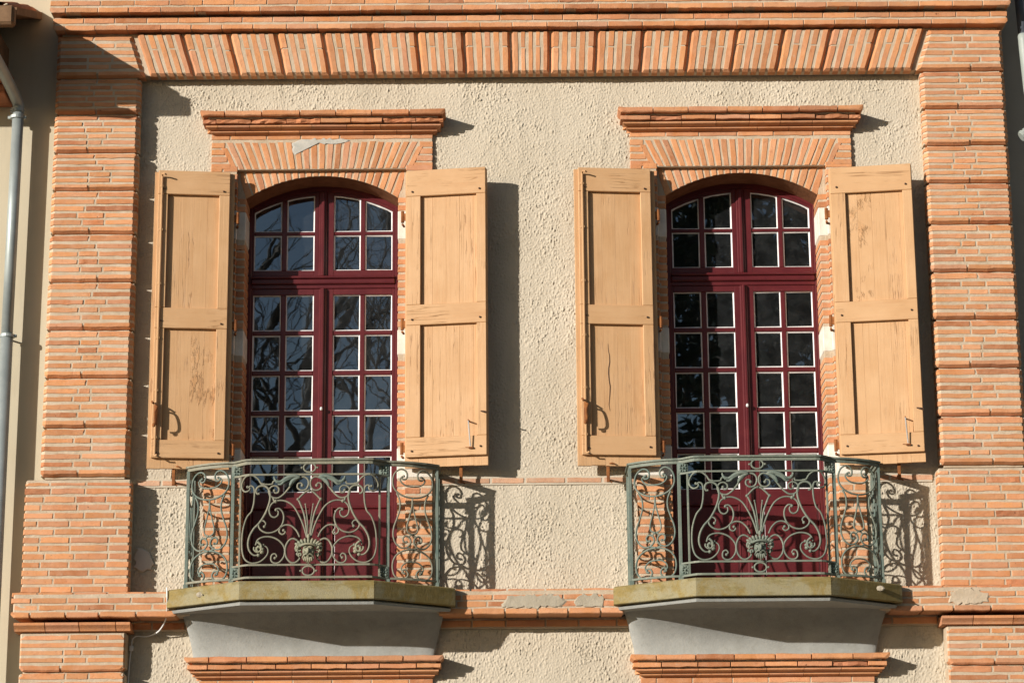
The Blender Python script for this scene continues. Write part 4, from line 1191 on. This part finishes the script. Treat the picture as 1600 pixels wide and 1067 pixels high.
# ---------------------------------------------------------------- neighbours
nb = thing('neighbouring_house', 'beige rendered house at the left edge under an overhanging tiled eave', 'building', (-8, 0, 0))
w_ = MB().box(-14, -3.70, .0, .4, 0, 9.6, .002); w_.build('wall', M['smooth_render'], nb, origin=(-8, 0, 0))
XE = -3.90
def eave():
    a = .36
    pts = [(-.99, 8.86), (-.99, 8.92), (6, 8.92+6.99*a), (6, 8.82+6.99*a)]
    n = len(pts); V = [(-14, y, z) for y, z in pts]+[(XE, y, z) for y, z in pts]
    F = [list(range(n)), list(range(2*n-1, n-1, -1))]+[[(i+1) % n, i, n+i, n+(i+1) % n] for i in range(n)]
    r = MB().add(V, F).build('roof', M['dark_timber'], nb, origin=(-8, 0, 9))
    for i in range(34):                                                  # half-round tiles at the eave
        x = XE-.13-i*.2
        t = MB()
        for j in range(3):
            y0 = -1.12+j*.4
            V = []
            for yy, zz in ((y0+.10, 8.91+(y0+1.10)*a), (y0+.55, 8.93+(y0+1.55)*a)):
                for k in range(7):
                    an = math.pi*k/6
                    V.append((x+.085*math.cos(an), yy, zz+.055*math.sin(an)))
            t.add(V, [[k, k+1, 8+k, 7+k] for k in range(6)])
        t.build('roof_tile', M['roof_tile'], r, origin=(x, -.5, 9.1))
    MB().box(-14, XE, -1.09, -.985, 8.745, 8.905, .02).build('eave_board', M['dark_timber'], nb, origin=(-8, -1, 8.7))
    for k, (d0, z0, z1) in enumerate(((.90, 8.60, 8.70), (.62, 8.52, 8.60), (.35, 8.44, 8.52))):
        MB().box(-14, -4.11, -d0, .0, z0, z1-.004, .006).build('eave_course', M['roof_tile'], nb, origin=(-8, -d0/2, z0))
    MB().box(-14, -4.16, -.90, 0, 8.70, 8.95, .006).build('eave_boxing', M['dark_timber'], nb, origin=(-8, -.3, 9))
eave()
nb2 = thing('recessed_house', 'dark shaded wall of the house set back at the right edge', 'building', (8, .5, 0))
MB().box(4.02, 14, .32, .7, 0, 10.4, .002).build('wall', M['grey_render'], nb2, origin=(8, .5, 0))
bk = MB().box(4.02, 14, .7, 8, 0, 10.4, .002); bk.build('house_body', M['grey_render'], nb2, origin=(8, 4, 0))

# ---------------------------------------------------------------- rainwater pipes and the cable
dp = thing('drainpipe', 'round zinc drainpipe running down the beige wall beside the left pilaster', 'drainpipe', (-4.045, -.14, 0))
m = MB()
n = 20
m.tube([(-4.06, -.14, .1), (-4.045, -.14, 6.47)], .050, 18); m.build('lower_pipe', M['zinc'], dp, origin=(-4.045, -.14, 0), smooth=True)
MB().tube([(-4.045, -.14, 6.43), (-4.033, -.14, 8.34)], .046, 18).build('upper_pipe', M['zinc'], dp, origin=(-4.045, -.14, 6.4), smooth=True)
MB().tube(spline([(-4.033, -.14, 8.31), (-4.033, -.14, 8.40), (-4.045, -.22, 8.45), (-4.075, -.55, 8.53), (-4.13, -.98, 8.64)], 5), .047, 16).build('elbow', M['zinc'], dp, origin=(-4.04, -.14, 8.35), smooth=True)
for zc in (6.455, 8.30, 8.36):
    q = MB().tube([(-4.04, -.14, zc-.012), (-4.04, -.14, zc+.012)], .058, 18)
    if zc != 8.36: q.box(-4.115, -4.09, -.15, -.13, zc-.012, zc+.012, .002); q.box(-3.99, -3.965, -.15, -.13, zc-.012, zc+.012, .002); q.tube([(-4.04, -.09, zc), (-4.04, .01, zc)], .008, 6)
    q.build('collar', M['zinc'], dp, origin=(-4.04, -.14, zc))
rp = thing('corner_drainpipe', 'pale green pipe with a shaded upper length beyond the right pilaster', 'drainpipe', (4.27, -.05, 0))
MB().tube([(4.245, -.02, 9.6), (4.262, -.05, 8.97)], .040, 14).build('dark_length', M['shaded_pipe'], rp, origin=(4.25, -.05, 9), smooth=True)  # cornice shadow on this upper length is put into its colour
MB().tube(spline([(4.262, -.05, 8.99), (4.272, -.055, 8.7), (4.29, -.06, 8.4), (4.34, -.06, 8.1)], 4), .046, 14).build('pale_length', M['pale_pipe'], rp, origin=(4.27, -.05, 8.5), smooth=True)
q = MB()
for k in range(4): q.tube([(4.20+.03*k, -.06, 8.10+.02*k), (4.212+.03*k, -.06, 8.108+.02*k)], .05, 12)
q.tube([(4.19, -.06, 8.095), (4.36, -.06, 8.205)], .042, 12); q.build('ribbed_branch', M['pale_pipe'], rp, origin=(4.25, -.06, 8.1))
cb = MB().tube(spline([(-2.672, -.39, 4.385), (-2.668, -.39, 4.30), (-2.675, -.33, 4.24), (-2.70, -.22, 4.16), (-2.77, -.10, 4.085), (-2.87, -.03, 4.055), (-2.95, -.02, 4.06), (-2.985, -.02, 4.035)], 5), .0055, 6)
cb.tube(spline([(-2.985, -.02, 4.035), (-2.99, -.02, 3.96), (-3.0, -.02, 3.85), (-3.007, -.02, 3.6), (-3.0, -.02, 3.2)], 5), .0055, 6)
cb.box(-3.005, -2.975, -.03, 0, 3.945, 3.985, .003)
c_ = cb.build('cable', M['white_plastic'], None, origin=(-2.8, -.2, 4.1)); tag(c_, 'thin white cable hanging from the left balcony corner beside the pilaster', 'cable')

# ---------------------------------------------------------------- trees across the street, seen mirrored in the panes
def bare_tree(x, y, h, label, seed, spread=1.0):
    rng = random.Random(seed)
    root = thing('bare_tree', label, 'tree', (x, y, 0), 'trees across the street mirrored in the panes')
    tr, br = MB(), MB()
    def grow(p, dr, L, r, lev):
        q = [p]; d = dr.copy(); n = 4
        for i in range(n):
            d = (d+Vector((rng.gauss(0, .13), rng.gauss(0, .13), rng.gauss(.03, .08)))).normalized(); q.append(q[-1]+d*L/n)
        (tr if lev == 0 else br).tube(q, r, 6 if lev < 2 else 4 if lev < 3 else 3, r_end=r*.6, cap=False)
        if lev >= 6: return
        for k in range(3 if lev else 6):
            f = rng.uniform(.35, 1) if k else 1.0
            i = min(int(f*n), n-1); b = q[i].lerp(q[i+1], f*n-i) if k else q[-1]
            ax = Vector((rng.gauss(0, 1), rng.gauss(0, 1), rng.gauss(0, .5))).normalized()
            nd = (d+ax*rng.uniform(.45, .95)*spread).normalized(); nd.z = nd.z*.9+.12
            grow(b, nd.normalized(), L*rng.uniform(.58, .78), r*.55, lev+1)
    grow(Vector((0, 0, 0)), Vector((0, 0, 1)), h*.34, h*.013, 0)
    o = bpy.data.objects.new('trunk', make_mesh('trunk', tr.V, tr.F, M['bark'], True)); COL.objects.link(o); o.parent = root
    o = bpy.data.objects.new('crown', make_mesh('crown', br.V, br.F, M['bark'], True)); COL.objects.link(o); o.parent = root
    return root
def evergreen(x, y, h, r, label, seed):
    rng = random.Random(seed); g = np.random.default_rng(seed)
    root = thing('evergreen_tree', label, 'tree', (x, y, 0), 'trees across the street mirrored in the panes')
    t = MB().tube([(0, 0, 0), (.1, 0, h*.5), (0, 0, h*.95)], h*.02, 8, r_end=.03)
    o = bpy.data.objects.new('trunk', make_mesh('trunk', t.V, t.F, M['bark'], True)); COL.objects.link(o); o.parent = root
    V, F = [], []
    for k in range(420):
        zz = rng.uniform(.16, 1)**.85*h; f = (1-(zz/h))*.85+.15
        an = rng.uniform(0, 6.283); rad = r*f*math.sqrt(rng.uniform(.1, 1)); c = np.array((rad*math.cos(an), rad*math.sin(an), zz))
        for j in range(42):
            p = c+g.normal(0, .42, 3)*np.array((1, 1, .55)); u = g.normal(0, 1, 3); u /= np.linalg.norm(u); v = np.cross(u, g.normal(0, 1, 3)); v /= np.linalg.norm(v)+1e-6
            a, b = .20, .07
            n = len(V); V += [tuple(p-u*a), tuple(p+v*b), tuple(p+u*a), tuple(p-v*b)]; F.append((n, n+1, n+2, n+3))
    o = bpy.data.objects.new('crown', make_mesh('crown', V, F, M['pine_needles'])); COL.objects.link(o); o.parent = root
    return root
bare_tree(-4.2, -23.5, 24, 'tall bare tree whose twigs show in the panes of the left window', 5)
bare_tree(-.4, -34, 26, 'farther bare tree mirrored low in the left window near its middle', 9)
evergreen(4.5, -25, 26, 5.0, 'dark evergreen filling the mirror image in the right window', 3)
evergreen(7.6, -34, 30, 5.0, 'taller evergreen behind the other one, mirrored in the right window', 4)

scene.render.engine = 'CYCLES'
